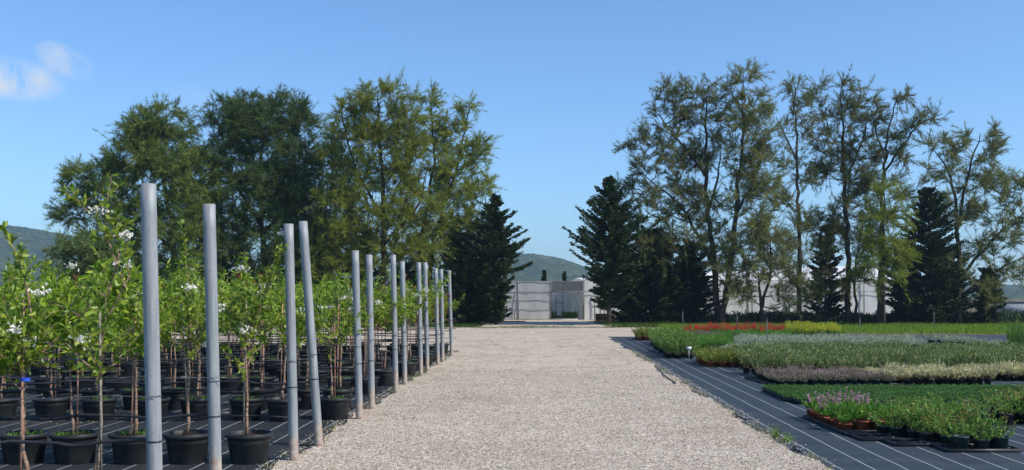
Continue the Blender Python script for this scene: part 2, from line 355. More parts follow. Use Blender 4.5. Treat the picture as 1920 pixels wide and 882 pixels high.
def near_path(n):
    Y = 7.5+14*R.random(n)**1.5; u = R.uniform(-2.45, 2.6, n); return np.stack([u+PD*Y, Y, np.full(n, .012)], 1)
tag(link('loose_gravel', stones(60000, near_path, .004, .011).mesh('loose_gravel', M['stone'])), 'pale crushed stones strewn over the gravel path', None, None, 'stuff')
def edges(n):
    Y = R.uniform(7.5, 29, n); sd = R.random(n) < .5; u = np.where(sd, -2.48-abs(R.normal(size=n))*.10, 2.60+abs(R.normal(size=n))*.10); return np.stack([u+PD*Y, Y, np.full(n, .010)], 1)
tag(link('stray_gravel', stones(5000, edges, .004, .011).mesh('stray_gravel', M['stone'])), 'stray stones spilled from the path onto the black fabric edges', None, None, 'stuff')
# thin weeds in and beside the path
def tufts(pts, hmin, hmax, nb, spread=.05):
    b = MB()
    P = np.repeat(pts, nb, 0)+np.stack([R.normal(size=len(pts)*nb)*spread, R.normal(size=len(pts)*nb)*spread, np.zeros(len(pts)*nb)], 1)
    D = rnd(len(P))*.4+[0, 0, 1]
    b.blades(P, D, R.uniform(hmin, hmax, len(P)), .008); return b
n = 260; Y = R.uniform(9, 45, n); u = R.uniform(-2.3, 2.5, n)
tag(link('path_weeds', tufts(np.stack([u+PD*Y, Y, np.full(n, .01)], 1), .01, .035, 16, .07).mesh('path_weeds', M['weed'])), 'sparse tiny green weeds growing in the gravel path', None, None, 'stuff')
n = 150; Y = R.uniform(8.5, 29, n); sd = R.random(n) < .5; u = np.where(sd, -2.5, 2.62)+R.normal(size=n)*.04
tag(link('edge_weeds', tufts(np.stack([u+PD*Y, Y, np.full(n, .01)], 1), .02, .09, 9, .05).mesh('edge_weeds', M['dry'])), 'dry wispy weeds along both edges of the gravel path', None, None, 'stuff')
n = 1500; Y = R.uniform(8, 28, n); u = R.uniform(-14, -2.6, n); fl = MB()
fl.leaves(np.stack([u+PD*Y, Y, np.full(n, .008)], 1), rnd(n)*[1, 1, .15], R.uniform(.02, .05, n), .02, .1)
tag(link('fallen_leaves', fl.mesh('fallen_leaves', M['dry'])), 'small yellowish leaves fallen on the black fabric between the pots', None, None, 'stuff')
def grass(name, label, X0, X1, Y0, Y1, n, h0, h1, material, w=.02, mask=None):
    X = R.uniform(X0, X1, n); Y = R.uniform(Y0, Y1, n)
    k = (np.sin(X*.9+1)+np.sin(Y*1.7+X*.4)+R.normal(size=n)*.6) > -1.1
    if mask is not None: k &= mask(X, Y)
    X, Y = X[k], Y[k]; n = len(X)
    b = MB(); b.blades(np.stack([X, Y, np.zeros(n)], 1), rnd(n)*.35+[0, 0, 1], R.uniform(h0, h1, n)*(1+.4*np.sin(X*1.3)*np.sin(Y)), w)
    return tag(link(name, b.mesh(name, material)), label, None, None, 'stuff')
grass('grass', 'bright green grass strip behind the black fabric of the plant beds', 12, 40, 42.3, 54, 60000, .10, .25, M['grassG'], .03)
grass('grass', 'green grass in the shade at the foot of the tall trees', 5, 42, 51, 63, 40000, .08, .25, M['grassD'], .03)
grass('grass', 'low bright grass between the red plumes and the trees', 7.6, 12.2, 41.5, 53, 20000, .10, .26, M['grassG'], .03)
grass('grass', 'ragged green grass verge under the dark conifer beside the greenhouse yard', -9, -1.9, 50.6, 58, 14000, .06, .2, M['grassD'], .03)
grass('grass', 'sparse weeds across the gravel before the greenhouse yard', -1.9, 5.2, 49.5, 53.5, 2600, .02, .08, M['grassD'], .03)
# ------------------------------------------------------------------ the hills: one wooded ridge far behind
def hills():
    px = np.array([-900, -300, 0, 60, 130, 250, 400, 600, 800, 900, 960, 1000, 1050, 1090, 1200, 1500, 1900, 2300, 2900])
    py = np.array([380, 400, 425, 432, 447, 480, 510, 530, 512, 496, 482, 482, 493, 508, 530, 538, 540, 530, 520])
    D = 1150.
    xs = np.arange(-1150, 1150, 2.6); ys = np.concatenate([np.arange(640, 1180, 5.), np.arange(1180, 1500, 30)])
    X, Yg = np.meshgrid(xs, ys)
    top = np.interp(X/D*F+CX, px, HY-py)*D/F+EYE
    t = np.clip((Yg-640)/(D-640), 0, 1); prof = t*t*(3-2*t)
    back = np.clip((Yg-D)/350, 0, 1)
    Z = top*prof*(1-.9*back*back)
    for a, k1, k2, ph in ((3, .013, .017, 1), (2, .031, .023, 2), (1.4, .06, .045, 5)): Z += a*np.sin(X*k1+ph)*np.sin(Yg*k2+ph*2)*t*(1-t)*4*.7
    g = R.random((460, 360))*1.0
    cell = 5.5; best = np.zeros_like(Z)
    ci = np.floor((X+1200)/cell).astype(int); cj = np.floor((Yg-600)/cell).astype(int)
    jx = R.random((460, 360)); jy = R.random((460, 360)); hh = R.uniform(.4, 1.2, (460, 360))
    for di in (-1, 0, 1):
        for dj in (-1, 0, 1):
            i = (ci+di) % 460; j = (cj+dj) % 360
            cxp = (ci+di+jx[i, j])*cell-1200; cyp = (cj+dj+jy[i, j])*cell+600
            d = np.hypot(X-cxp, Yg-cyp)/(cell*.75)
            best = np.maximum(best, np.sqrt(np.clip(1-d*d, 0, 1))*hh[i, j])
    Z += best*3.2*(t > .01)
    h, w = Z.shape; b = MB(); i = (np.arange(h-1)[:, None]*w+np.arange(w-1)[None]).ravel()
    b.add(np.stack([X, Yg, Z-.5], -1).reshape(-1, 3), q=np.stack([i, i+1, i+w+1, i+w], 1))
    m, tr, bs = mat('wooded_hillside', .95, .05)
    n1 = noise(tr, .02, 6, .6); n2 = noise(tr, .16, 4, .7)
    c = ramp(tr, n1, [(.35, (.028, .042, .016)), (.6, (.045, .06, .022)), (.72, (.085, .08, .045))])
    c = mixc(tr, 1.0, c, ramp(tr, n2, [(.35, (.45, .5, .5)), (.65, (1.8, 1.7, 1.4))]), 'MULTIPLY')
    tr.links.new(c, bs.inputs['Base Color'])
    tag(link('hills', b.mesh('hills', m, True)), None, None, None, 'structure')
hills()
# ------------------------------------------------------------------ tall background trees
def grow(name, label, Y, stems, ells, material, dens=3.2, tuft=1.0, nb=38, group='tall feathery trees behind the nursery', depth=.8, bw=.025, r0=.2, twigs=9, cat='tree'):
    """stems: [(base radius, [(px, py, dy)...])], ells: [(px, py, rx, ry, dens factor)]; everything becomes metres at distance Y"""
    k = Y/F
    bx = stems[0][1][0][0]; base = np.array([gx(bx, Y), Y, 0.])
    nodes = []; par = []; fixed = []
    trunk = MB()
    axis = []
    for si, (rb, pl) in enumerate(stems):
        P = np.array([[gx(p[0], Y), Y+(p[2] if len(p) > 2 else 0), max(gz(p[1], Y), -.05)] for p in pl])
        if si == 0: P[0, 2] = -.05
        seg = np.concatenate([[0], np.cumsum(np.linalg.norm(np.diff(P, axis=0), axis=1))]); n = max(4, int(seg[-1]/.45))
        s = np.linspace(0, seg[-1], n); Q = np.stack([np.interp(s, seg, P[:, i]) for i in range(3)], 1)
        for _ in range(2): Q[1:-1] = (Q[:-2]+2*Q[1:-1]+Q[2:])/4
        Q[1:-1] += rnd(n-2)*[.045, .045, 0]
        r = .72*rb*(1-s/seg[-1])**.75+.02
        if si == 0: r[0] *= 1.5; r[1] *= 1.12
        trunk.tube(Q, r, 8); axis.append(Q)
        for i in range(n):
            if Q[i, 2] > 1.2 or si: nodes.append(Q[i]); par.append(-1)
    axisn = np.concatenate(axis)
    pts = []
    for e in ells:
        rx, ry = e[2]*k, e[3]*k; f = e[4] if len(e) > 4 else 1
        rx *= 1.08; ry *= 1.08; n = max(4, int(math.pi*rx*ry*dens*f*1.35)); d = rnd(n); d /= np.linalg.norm(d, axis=1)[:, None]
        rr = R.random(n)**.42
        P = np.stack([gx(e[0], Y)+d[:, 0]*rr*rx, Y+d[:, 1]*rr*max(rx, .8*ry)*depth*1.1, gz(e[1], Y)+d[:, 2]*rr*ry], 1)
        pts.append(P[P[:, 2] > .5])
    pts = np.concatenate(pts)
    dd = np.array([np.min(np.linalg.norm(axisn-p, axis=1)) for p in pts]); pts = pts[np.argsort(dd)]
    N = np.zeros((len(nodes)+len(pts)*4, 3)); N[:len(nodes)] = nodes; par = list(par); n = len(nodes); chains = []
    for p in pts:
        d = p-N[:n]; h = np.hypot(d[:, 0], d[:, 1]); cost = np.linalg.norm(d, axis=1)+1.6*np.maximum(0, .45*h-d[:, 2])
        q = int(np.argmin(cost)); a = N[q]; L = np.linalg.norm(p-a)
        ks = 2 if L < 1 else 3; t = (np.arange(ks)+1)/ks
        C = a+(p-a)*t[:, None]; C[:, 2] += -.10*L*np.sin(t*math.pi)*R.uniform(.1, 1); C[:-1] += rnd(ks-1)*.06*L*.5
        last = q; ids = [q]
        for c in C: N[n] = c; par.append(last); last = n; ids.append(n); n += 1
        chains.append(ids)
    cnt = np.zeros(n)
    for ids in chains: cnt[ids[-1]] += 1
    for i in range(n-1, -1, -1):
        if par[i] >= 0: cnt[par[i]] += cnt[i]
    for ids in chains:
        r = .011*np.sqrt(np.maximum(cnt[ids], 1)); r[0] = min(r[0], r[1]*1.3); r[-1] *= .6
        trunk.tube(N[ids], np.minimum(r, .13), 4 if r.max() > .03 else 3, False)
    # feathery sprays: little twigs at each end point, needles along them
    cr = MB(); ax = axisn.mean(0)
    for ids in chains:
        p = N[ids[-1]]; out = p-N[ids[0]]; out /= np.linalg.norm(out)+1e-6
        sz = tuft*R.uniform(.55, 1.15)
        tw = rnd(twigs)*.75+out*.8+[0, 0, .28]; tw /= np.linalg.norm(tw, axis=1)[:, None]
        tl = sz*R.uniform(.5, 1.25, twigs)
        st = p+rnd(twigs)*.10*sz
        tt = R.random((twigs, nb))
        P = st[:, None]+tw[:, None]*(tl[:, None]*tt)[..., None]; P[..., 2] -= .16*sz*tt*tt
        D = tw[:, None]*1.0+R.normal(size=(twigs, nb, 3))*.55+[0, 0, -.1]
        cr.blades(P.reshape(-1, 3), D.reshape(-1, 3), R.uniform(.16, .42, twigs*nb)*(.6+.4*sz), bw)
    root = thing(name, label, cat, base, group)
    link('trunk', trunk.mesh('trunk', M['bark'], True), root, -base)
    link('crown', cr.mesh('crown', material), root, -base)
    return root
def conifer(name, label, Y, px, top, hw, group='dark conifers under the tall trees', base_py=None, low=.015, nbr=150, lean=0, material=None, prof=None, seedj=0):
    k = Y/F; H = gz(top, Y); bx = gx(px, Y); w = hw*k
    tr = MB(); z = np.linspace(-.05, H, 12); tr.tube(np.stack([lean*z, 0*z, z], 1), .13*(H/8)*(1-z/H*.95)+.01, 7)
    cr = MB()
    for i in range(nbr):
        t = low+(1-low)*(i+.5)/nbr
        t = t**.9
        zz = H*t; a = R.uniform(0, 6.283); full = (1-t)**.8*min(1, .75+t*1.6) if prof is None else prof(t)
        L = w*full*R.uniform(.4, 1.25)+.04+.12*(1-t)
        n = 6; s = np.linspace(0, 1, n); dr = np.array([math.cos(a), math.sin(a)])
        rise = R.uniform(-.25, .2)+.35*t
        P = np.stack([lean*zz+dr[0]*L*s, dr[1]*L*s, zz+L*(rise*s+.22*s*s)], 1)
        tr.tube(P, .03*(1-s*.85)*(1-t*.6), 3, False)
        m_ = int(50+80*L); ss = R.uniform(.12, 1.03, m_)
        B = np.stack([np.interp(ss, s, P[:, i2]) for i2 in range(3)], 1)
        sd = np.where(R.random(m_) < .5, 1, -1)
        perp = np.array([-dr[1], dr[0], 0]); D = np.array([dr[0], dr[1], rise+.2])*.75+sd[:, None]*perp*R.uniform(.2, 1.1, m_)[:, None]+[0, 0, -.05]+rnd(m_)*.22
        cr.leaves(B+rnd(m_)*.04, D, R.uniform(.2, .5, m_)*(.55+.5*(1-ss))*(1-.45*t), R.uniform(.05, .10, m_), .3)
    root = thing(name, label, 'tree', (bx, Y, 0), group)
    link('trunk', tr.mesh('trunk', M['bark'], True), root); link('crown', cr.mesh('crown', material or M['fir']), root)
    return root
NM = 'feathery_tree'
grow(NM, 'broad dark olive tree with a bough reaching out above the pale low shrub', 57, [(.26, [(330, 605), (327, 450), (303, 320), (312, 205)]), (.12, [(327, 480), (370, 400), (395, 330)]), (.10, [(325, 470), (250, 400), (150, 335)])],
 [(310, 235, 58, 34), (262, 250, 40, 36), (255, 295, 55, 40), (330, 310, 70, 60), (205, 335, 62, 30), (150, 345, 38, 30), (130, 395, 32, 25), (240, 390, 70, 45), (370, 370, 45, 80), (330, 450, 80, 80), (215, 450, 55, 35), (330, 540, 70, 40)], M['casL'], 4.2)
grow(NM, 'tall dense dark green tree with a rounded top behind the potted trees', 58, [(.28, [(495, 605), (494, 450), (485, 320), (505, 190)]), (.12, [(494, 430), (430, 330), (410, 230)]), (.12, [(494, 400), (550, 310), (560, 220)])],
 [(505, 208, 70, 28), (430, 220, 40, 34), (558, 232, 30, 40), (480, 250, 80, 40), (440, 300, 50, 50), (550, 300, 42, 60), (500, 350, 75, 70), (560, 390, 42, 60), (425, 420, 55, 80), (520, 460, 70, 60), (470, 540, 90, 40), (590, 460, 30, 60)], M['casD'], 4.6)
grow(NM, 'thin dark tree with a narrow pointed top beside the dense dark green tree', 60, [(.14, [(645, 603), (628, 400), (620, 228)])],
 [(621, 250, 13, 24), (620, 300, 26, 36), (618, 350, 36, 40), (632, 420, 44, 50), (650, 500, 48, 55)], M['casD'], 3.6)
grow(NM, 'tall open yellow green tree with a straight dark trunk behind the potted trees', 56, [(.27, [(720, 606), (720, 400), (714, 280), (708, 172)]), (.10, [(720, 420), (660, 300), (640, 215)]), (.11, [(720, 460), (790, 380), (800, 320)]), (.08, [(722, 520), (640, 460), (600, 440)])],
 [(712, 190, 60, 26), (655, 200, 28, 24), (668, 240, 45, 32), (760, 225, 36, 36), (720, 260, 60, 34), (650, 300, 42, 34), (770, 300, 40, 44), (710, 330, 65, 38), (650, 375, 48, 32), (770, 380, 50, 40), (720, 420, 60, 40), (640, 440, 50, 34), (760, 470, 60, 26), (690, 490, 55, 26), (610, 500, 40, 36)], M['casY'], 3.6)
grow(NM, 'open green tree with two forked leaders, between the yellow green tree and the path gap', 57.5, [(.17, [(785, 605), (790, 450), (815, 300), (806, 178)]), (.17, [(800, 604), (812, 450), (852, 330), (882, 200)]), (.08, [(810, 470), (860, 420), (900, 400)])],
 [(806, 182, 14, 14), (815, 205, 16, 22), (872, 208, 22, 16), (850, 240, 32, 22), (812, 260, 28, 34), (880, 275, 26, 26), (895, 310, 22, 26), (850, 310, 44, 32), (820, 350, 46, 38), (890, 355, 32, 30), (860, 400, 56, 34), (805, 430, 46, 38), (870, 440, 46, 22), (800, 480, 56, 28)], M['casY'], 3.3)
grow(NM, 'tall tree with a broad crown spreading over the pointed black conifer by the greenhouse', 57, [(.25, [(1346, 606), (1340, 500), (1326, 390), (1322, 300), (1328, 172)]), (.13, [(1338, 500), (1300, 420), (1262, 370), (1210, 330)]), (.10, [(1326, 400), (1345, 340), (1352, 280)]), (.09, [(1322, 330), (1270, 260), (1225, 205)])],
 [(1330, 172, 44, 18), (1275, 178, 38, 20), (1232, 198, 24, 14), (1330, 215, 46, 26), (1265, 225, 48, 26), (1215, 262, 36, 20), (1185, 285, 22, 18), (1290, 280, 52, 30), (1235, 305, 46, 26), (1330, 300, 46, 40), (1190, 345, 34, 24), (1255, 360, 52, 34), (1320, 380, 46, 44), (1215, 400, 36, 30), (1280, 440, 56, 44), (1230, 470, 46, 36), (1340, 470, 40, 44)], M['casG'], 2.38)
grow(NM, 'tallest tree past the path, its leaning trunk forking low beside its neighbour', 56.2, [(.23, [(1352, 607), (1372, 480), (1382, 370), (1394, 250), (1394, 140)]), (.08, [(1382, 400), (1420, 330), (1440, 250)])],
 [(1392, 148, 30, 12), (1395, 178, 38, 22), (1415, 215, 38, 28), (1380, 240, 34, 34), (1425, 260, 34, 36), (1395, 300, 40, 38), (1435, 320, 30, 44), (1405, 370, 46, 40), (1430, 420, 34, 40), (1390, 440, 40, 44), (1380, 520, 36, 40)], M['casG'], 2.46)
grow(NM, 'small shaggy tree with a forked dark trunk standing before the white greenhouse', 56, [(.15, [(1430, 608), (1427, 560), (1420, 500)]), (.10, [(1430, 575), (1448, 500), (1440, 430)])],
 [(1440, 445, 36, 24), (1465, 480, 30, 30), (1415, 500, 38, 34), (1460, 530, 42, 28), (1410, 555, 28, 22), (1480, 570, 22, 20)], M['casG'], 2.13)
grow(NM, 'slim sparse tree with one bare straight trunk and a small tufted top', 57, [(.17, [(1499, 604), (1498, 450), (1496, 320), (1490, 160)]), (.05, [(1495, 300), (1470, 250), (1455, 220)])],
 [(1490, 162, 22, 10), (1500, 185, 22, 12, .8), (1480, 225, 22, 18, .6), (1512, 250, 20, 22, .6), (1480, 300, 28, 24, .7), (1512, 330, 26, 30, .8), (1478, 380, 32, 30), (1515, 420, 30, 30), (1485, 470, 32, 30), (1510, 530, 34, 30)], M['casG'], 2.13)
grow(NM, 'tall tree with a rounded airy top beside the slim tree with a bare trunk', 57.5, [(.23, [(1590, 604), (1588, 420), (1580, 290), (1577, 165)]), (.10, [(1606, 603), (1603, 500), (1618, 420)]), (.08, [(1584, 340), (1620, 260), (1630, 200)])],
 [(1572, 165, 34, 12), (1545, 185, 22, 16), (1610, 190, 34, 22), (1565, 215, 42, 24), (1615, 240, 34, 28), (1560, 270, 38, 28), (1600, 290, 42, 30), (1560, 330, 38, 34), (1610, 350, 38, 34), (1580, 400, 44, 38), (1555, 450, 36, 36), (1610, 450, 36, 44), (1585, 520, 44, 30)], M['casG'], 2.38)
grow(NM, 'irregular tree with a bare bough swept out sideways near its top', 56.5, [(.20, [(1648, 604), (1652, 450), (1658, 320), (1664, 250), (1682, 185)]), (.07, [(1660, 320), (1695, 270), (1730, 225), (1768, 213)]), (.06, [(1660, 300), (1640, 240), (1632, 200)])],
 [(1690, 188, 26, 8), (1735, 225, 34, 9), (1700, 235, 26, 12), (1640, 215, 16, 18), (1668, 250, 26, 18), (1640, 280, 26, 22), (1690, 290, 34, 20), (1650, 340, 36, 24), (1700, 350, 28, 22)], M['casG'], 2.30)
grow(NM, 'leafy yellow green young tree in front of the windswept tree', 54.5, [(.12, [(1655, 610), (1656, 500), (1658, 340)])],
 [(1655, 360, 24, 22), (1665, 410, 36, 34), (1640, 450, 32, 32), (1680, 470, 32, 34), (1655, 510, 44, 30)], M['casY'], 3.2)
grow(NM, 'wide spreading tree with a low leaning bough at the outer end of the group', 57, [(.22, [(1798, 604), (1797, 480), (1793, 380), (1775, 310), (1750, 280)]), (.12, [(1795, 430), (1815, 330), (1838, 250)]), (.14, [(1780, 604), (1815, 500), (1870, 440), (1930, 390)]), (.09, [(1795, 560), (1860, 510), (1925, 480)])],
 [(1835, 250, 38, 14), (1775, 275, 36, 16), (1815, 290, 46, 22), (1870, 290, 34, 20), (1760, 320, 34, 22), (1830, 340, 50, 28), (1895, 345, 42, 28), (1920, 390, 40, 36), (1850, 400, 50, 30), (1790, 400, 36, 34), (1900, 440, 46, 26), (1850, 470, 36, 24), (1900, 510, 36, 26), (1840, 540, 36, 26), (1790, 500, 30, 34)], M['casG'], 2.38)
grow('low_shrub_tree', 'pale green bushy shrub below the hill, before the dark trees', 44, [(.10, [(165, 620), (165, 540), (160, 480)])],
 [(165, 462, 48, 16), (135, 475, 40, 18), (185, 490, 46, 26), (150, 520, 56, 26)], M['shrub'], 9, .6, 14, None, .8, .04, cat='shrub')
fp = lambda t: (1-t)**.42*min(1, .85+t*1.0)
gp = lambda t: float(np.interp(t, [0, .1, .2, .35, .5, .7, .88, 1], [.05, .15, .42, .78, 1.0, .62, .25, .03]))
conifer('conifer', 'dark pointed conifer with ragged tiers, on the potted tree side of the gap', 56, 930, 368, 62, nbr=260, prof=gp)
conifer('conifer', 'wide black green conifer beneath the twin leader tree', 57, 862, 440, 62, nbr=170, prof=fp)
conifer('conifer', 'black green conifer behind the posts, under the yellow green tree', 58, 760, 500, 50, nbr=110, prof=fp)
conifer('conifer', 'dark conifer in the shade of the thin dark tree', 58.5, 680, 425, 42, nbr=120, prof=fp)
conifer('conifer', 'broad dark conifer in the shade of the tall dense dark tree', 59, 570, 490, 62, nbr=120, prof=fp)
conifer('conifer', 'low dark conifer between the two broadest dark trees', 59.5, 410, 480, 62, nbr=120, prof=fp)
conifer('conifer', 'low dark conifer below the overhanging bough near the shrub', 60, 270, 480, 52, nbr=110, prof=fp)
conifer('conifer', 'pointed black conifer standing right beside the white greenhouse corner', 56, 1142, 335, 80, nbr=290, low=.09, prof=gp)
conifer('conifer', 'broad black conifer mass next to the pointed one', 57.5, 1225, 435, 66, nbr=260, prof=fp)
conifer('conifer', 'low black conifer at the foot of the forked trunks', 58.5, 1295, 455, 52, nbr=180, prof=fp)
conifer('conifer', 'low bushy dark conifer filling the foot of the broad black conifer mass', 58.6, 1262, 500, 56, nbr=150, prof=lambda t: .95*(1-t**3)**.5)
conifer('conifer', 'low bushy dark conifer between the pointed conifer and the broad mass', 58.8, 1190, 505, 46, nbr=130, prof=lambda t: .95*(1-t**3)**.5)
conifer('conifer', 'low bushy dark conifer behind the tall broad black one', 59, 1775, 470, 50, nbr=150, prof=lambda t: .95*(1-t**3)**.5)
conifer('conifer', 'low bushy dark conifer behind the dark pointed one beside the posts', 58.5, 895, 490, 52, nbr=150, prof=lambda t: .95*(1-t**3)**.5)
conifer('conifer', 'small dark conifer between the slim bare tree and the airy topped tree', 58.5, 1548, 425, 36, nbr=120, prof=fp)
conifer('conifer', 'tall broad black conifer before the wide spreading tree', 56, 1742, 355, 66, nbr=230, prof=fp)
conifer('conifer', 'dark conifer joined to the foot of the tall broad black one', 57.5, 1700, 450, 44, nbr=120, prof=fp)
conifer('conifer', 'small upright dark bush standing at the end of the group', 57, 1852, 505, 25, nbr=90, prof=lambda t: .9*(1-t**3)**.5)
conifer('conifer', 'tiny dark conifer peeking over the shade house roof, nearer the path gap', 92, 1020, 508, 8, 'small trees behind the shade house', nbr=70, prof=lambda t: .9*(1-t))
conifer('conifer', 'tiny dark conifer peeking over the shade house roof, nearer the white film', 92, 1058, 511, 9, 'small trees behind the shade house', nbr=70, prof=lambda t: .9*(1-t))
def brush(name, label, x0, x1, y0, y1, n, h, material):
    X = R.uniform(x0, x1, n); Y = R.uniform(y0, y1, n); hh = h*(.5+.35*np.sin(X*.9)*np.sin(X*.37+Y)+.3*R.random(n))
    b = MB(); b.leaves(np.stack([X, Y, R.random(n)**.8*np.maximum(hh, .1)], 1), rnd(n)+[0, 0, .5], R.uniform(.15, .4, n), R.uniform(.04, .09, n), .3)
    tag(link(name, b.mesh(name, material)), label, None, None, 'stuff')
brush('undergrowth', 'dark low undergrowth between the trunks past the plant beds', 6.5, 36, 57, 61, 22000, .7, M['fir'])
brush('undergrowth', 'dark undergrowth between the trunks behind the potted trees', -27, -3.4, 57, 61, 26000, 1.7, M['fir'])
# ------------------------------------------------------------------ shade house and greenhouse
def wrinkled(b, x0, x1, z0, z1, y, amp=.03):
    amp *= .35
    nx, nz = max(2, int((x1-x0)/.35)), 8; X, Z = np.meshgrid(np.linspace(x0, x1, nx), np.linspace(z0, z1, nz))
    Yv = y+amp*(np.sin(X*5+Z*2)+np.sin(X*2.3-Z*4)+.6*R.normal(size=X.shape)); i = (np.arange(nz-1)[:, None]*nx+np.arange(nx-1)[None]).ravel()
    b.add(np.stack([X, Yv, Z], -1).reshape(-1, 3), q=np.stack([i, i+1, i+nx+1, i+nx], 1))
def part(name, fn, material, parent, smooth=False):
    b = MB(); fn(b); p = parent.location; return link(name, b.mesh(name, material, smooth), parent, (-p[0], -p[1], -p[2]))
GY = 68.0
X = lambda px: gx(px, GY)
sh = thing('shade_house', 'grey net shade house with an open framed entrance at the end of the path', 'greenhouse', (X(960), GY, 0))
part('net_wall', lambda b: wrinkled(b, X(800), X(1033), .05, 2.62, GY), M['net'], sh)
part('roof_net', lambda b: b.add([(X(800), GY, 2.66), (X(1093), GY, 2.66), (X(1093), GY+16, 2.75), (X(800), GY+16, 2.75)], q=[range(4)]), M['net'], sh)
part('top_net', lambda b: wrinkled(b, X(1034), X(1093), 1.98, 2.64, GY-.02, .04), M['netd'], sh)
part('back_wall', lambda b: wrinkled(b, X(800), X(1093)+2, .02, 2.6, GY+15, .03), M['white'], sh)
def rails(b):
    for z, dz in ((1.93, 0), (2.62, 0), (.72, 0), (1.35, 0)): b.tube([(X(800), GY-.035, z), (X(960), GY-.035, z-.03), (X(1034), GY-.035, z)], .016, 6)
    b.tube([(X(1034), GY-.08, 1.95), (X(1065), GY-.08, 1.85), (X(1093), GY-.08, 1.93)], .04, 6)
part('rail', rails, M['frame'], sh)
for px in (850, 902, 945, 972, 1033, 1085, 1093):
    part('post', lambda b: b.tube([(X(px), GY-.03, -.05), (X(px)+R.uniform(-.06, .06), GY-.03, 2.64 if px < 1080 else 1.95)], .035, 6), M['frame'], sh)
part('post', lambda b: b.tube([(X(964), GY-.1, 0), (X(970), GY-.1, 1.95)], .03, 6), M['frame'], sh)
def gate(b):
    for px in (1047, 1061): b.tube([(X(px), GY+4, 0), (X(px), GY+4, 1.75)], .035, 6)
    b.tube([(X(1047), GY+4, 1.15), (X(1061), GY+4, 1.15)], .03, 6); b.tube([(X(1036), GY+4, 1.15), (X(1040), GY+4, 1.15)], .03, 6); b.tube([(X(1039), GY+4, 0), (X(1039), GY+4, 1.75)], .03, 6)
part('inner_frame', gate, M['frame'], sh)
part('sill', lambda b: b.box(X(1033), X(1084), GY-.12, GY+.1, 0, .07), M['pale'], sh)
gh = thing('greenhouse', 'long low white film greenhouse shining behind the tall trees', 'greenhouse', (X(1400), GY, 0))
part('film_wall', lambda b: wrinkled(b, X(1094), X(1700), .02, 2.72, GY+.1, .035), M['white'], gh)
part('roof_film', lambda b: b.add([(X(1094), GY+.1, 2.74), (X(1700), GY+.1, 2.74), (X(1700), GY+8, 4.0), (X(1094), GY+8, 3.0), (X(1094), GY+20, 2.74), (X(1700), GY+20, 2.74)], q=[(0, 1, 2, 3), (3, 2, 5, 4)]), M['white'], gh)
part('side_film', lambda b: b.add([(X(1094), GY+.1, 0), (X(1094), GY+20, 0), (X(1094), GY+20, 2.7), (X(1094), GY+.1, 2.7)], q=[range(4)]), M['white'], gh)
for px in [1095, 1115, 1133, 1200, 1270, 1340, 1410, 1480, 1550, 1620, 1699]:
    part('post', lambda b: b.tube([(X(px), GY-.02, -.05), (X(px), GY-.02, 2.72 if px != 1115 else 1.8)], .035, 6), M['frame'], gh)
part('rail', lambda b: (b.tube([(X(1094), GY-.03, 1.93), (X(1700), GY-.03, 1.93)], .02, 6), b.tube([(X(1115), GY-.03, 1.2), (X(1135), GY-.03, 1.2)], .03, 6)), M['frame'], gh)
wh = thing('garden_wall', 'pale low wall seen under the last spreading tree', 'wall', (gx(1900, 72), 72, 0))
part('wall', lambda b: b.box(gx(1868, 72), gx(2050, 72), 72, 72.3, 0, 1.15), M['pale'], wh); part('coping', lambda b: b.box(gx(1866, 72), gx(2052, 72), 71.95, 72.35, 1.152, 1.22), M['frame'], wh)
cr = thing('wooden_crate', 'brown wooden crate standing by the white film corner', 'crate', (gx(1130, 63), 63, 0))
def slats(b):
    for z in (.05, .21, .37): b.box(gx(1119, 63), gx(1152, 63), 63, 63.03, z, z+.13)
    for xx in (1119, 1151): b.box(gx(xx, 63), gx(xx, 63)+.05, 63.032, 63.08, 0, .52)
part('side_panel', slats, M['wood'], cr)
part('side_panel', lambda b: b.box(gx(1119, 63), gx(1152, 63), 63.7, 63.73, .05, .5), M['wood'], cr); part('end_panel', lambda b: b.box(gx(1119, 63)-.03, gx(1119, 63)-.004, 63, 63.73, .05, .5), M['wood'], cr); part('end_panel', lambda b: b.box(gx(1152, 63)+.004, gx(1152, 63)+.03, 63, 63.73, .05, .5), M['wood'], cr)
pk = MB(); pk.box(gx(940, 62.5), gx(985, 62.5), 62.3, 62.5, .02, .07)
tag(link('timber_plank', pk.mesh('timber_plank', M['terra'])), 'long orange timber plank lying on the ground by the shade house', 'plank')
cp = MB(); n = 900; cp.leaves(np.stack([R.uniform(X(968), X(1022), n), R.uniform(GY+.3, GY+1.2, n), R.uniform(0, .5, n)], 1), rnd(n)+[0, 0, .7], R.uniform(.1, .25, n), .06)
tag(link('weed_bank', cp.mesh('weed_bank', M['mgreen'])), 'low dusty green weeds growing along the net wall of the shade house', None, None, 'stuff')
cp = MB(); n = 900; cp.leaves(np.stack([X(1036)+(X(1092)-X(1036))*np.where(R.random(n) < .3, R.uniform(0, .25, n), R.uniform(.5, 1, n)), R.uniform(GY+4.5, GY+8, n), R.uniform(.05, .35, n)], 1), rnd(n)+[0, 0, .7], R.uniform(.1, .25, n), .07)
tag(link('nursery_greenery', cp.mesh('nursery_greenery', M['bgreen'])), 'bright green young plants massed inside the open shade house entrance', None, None, 'stuff')
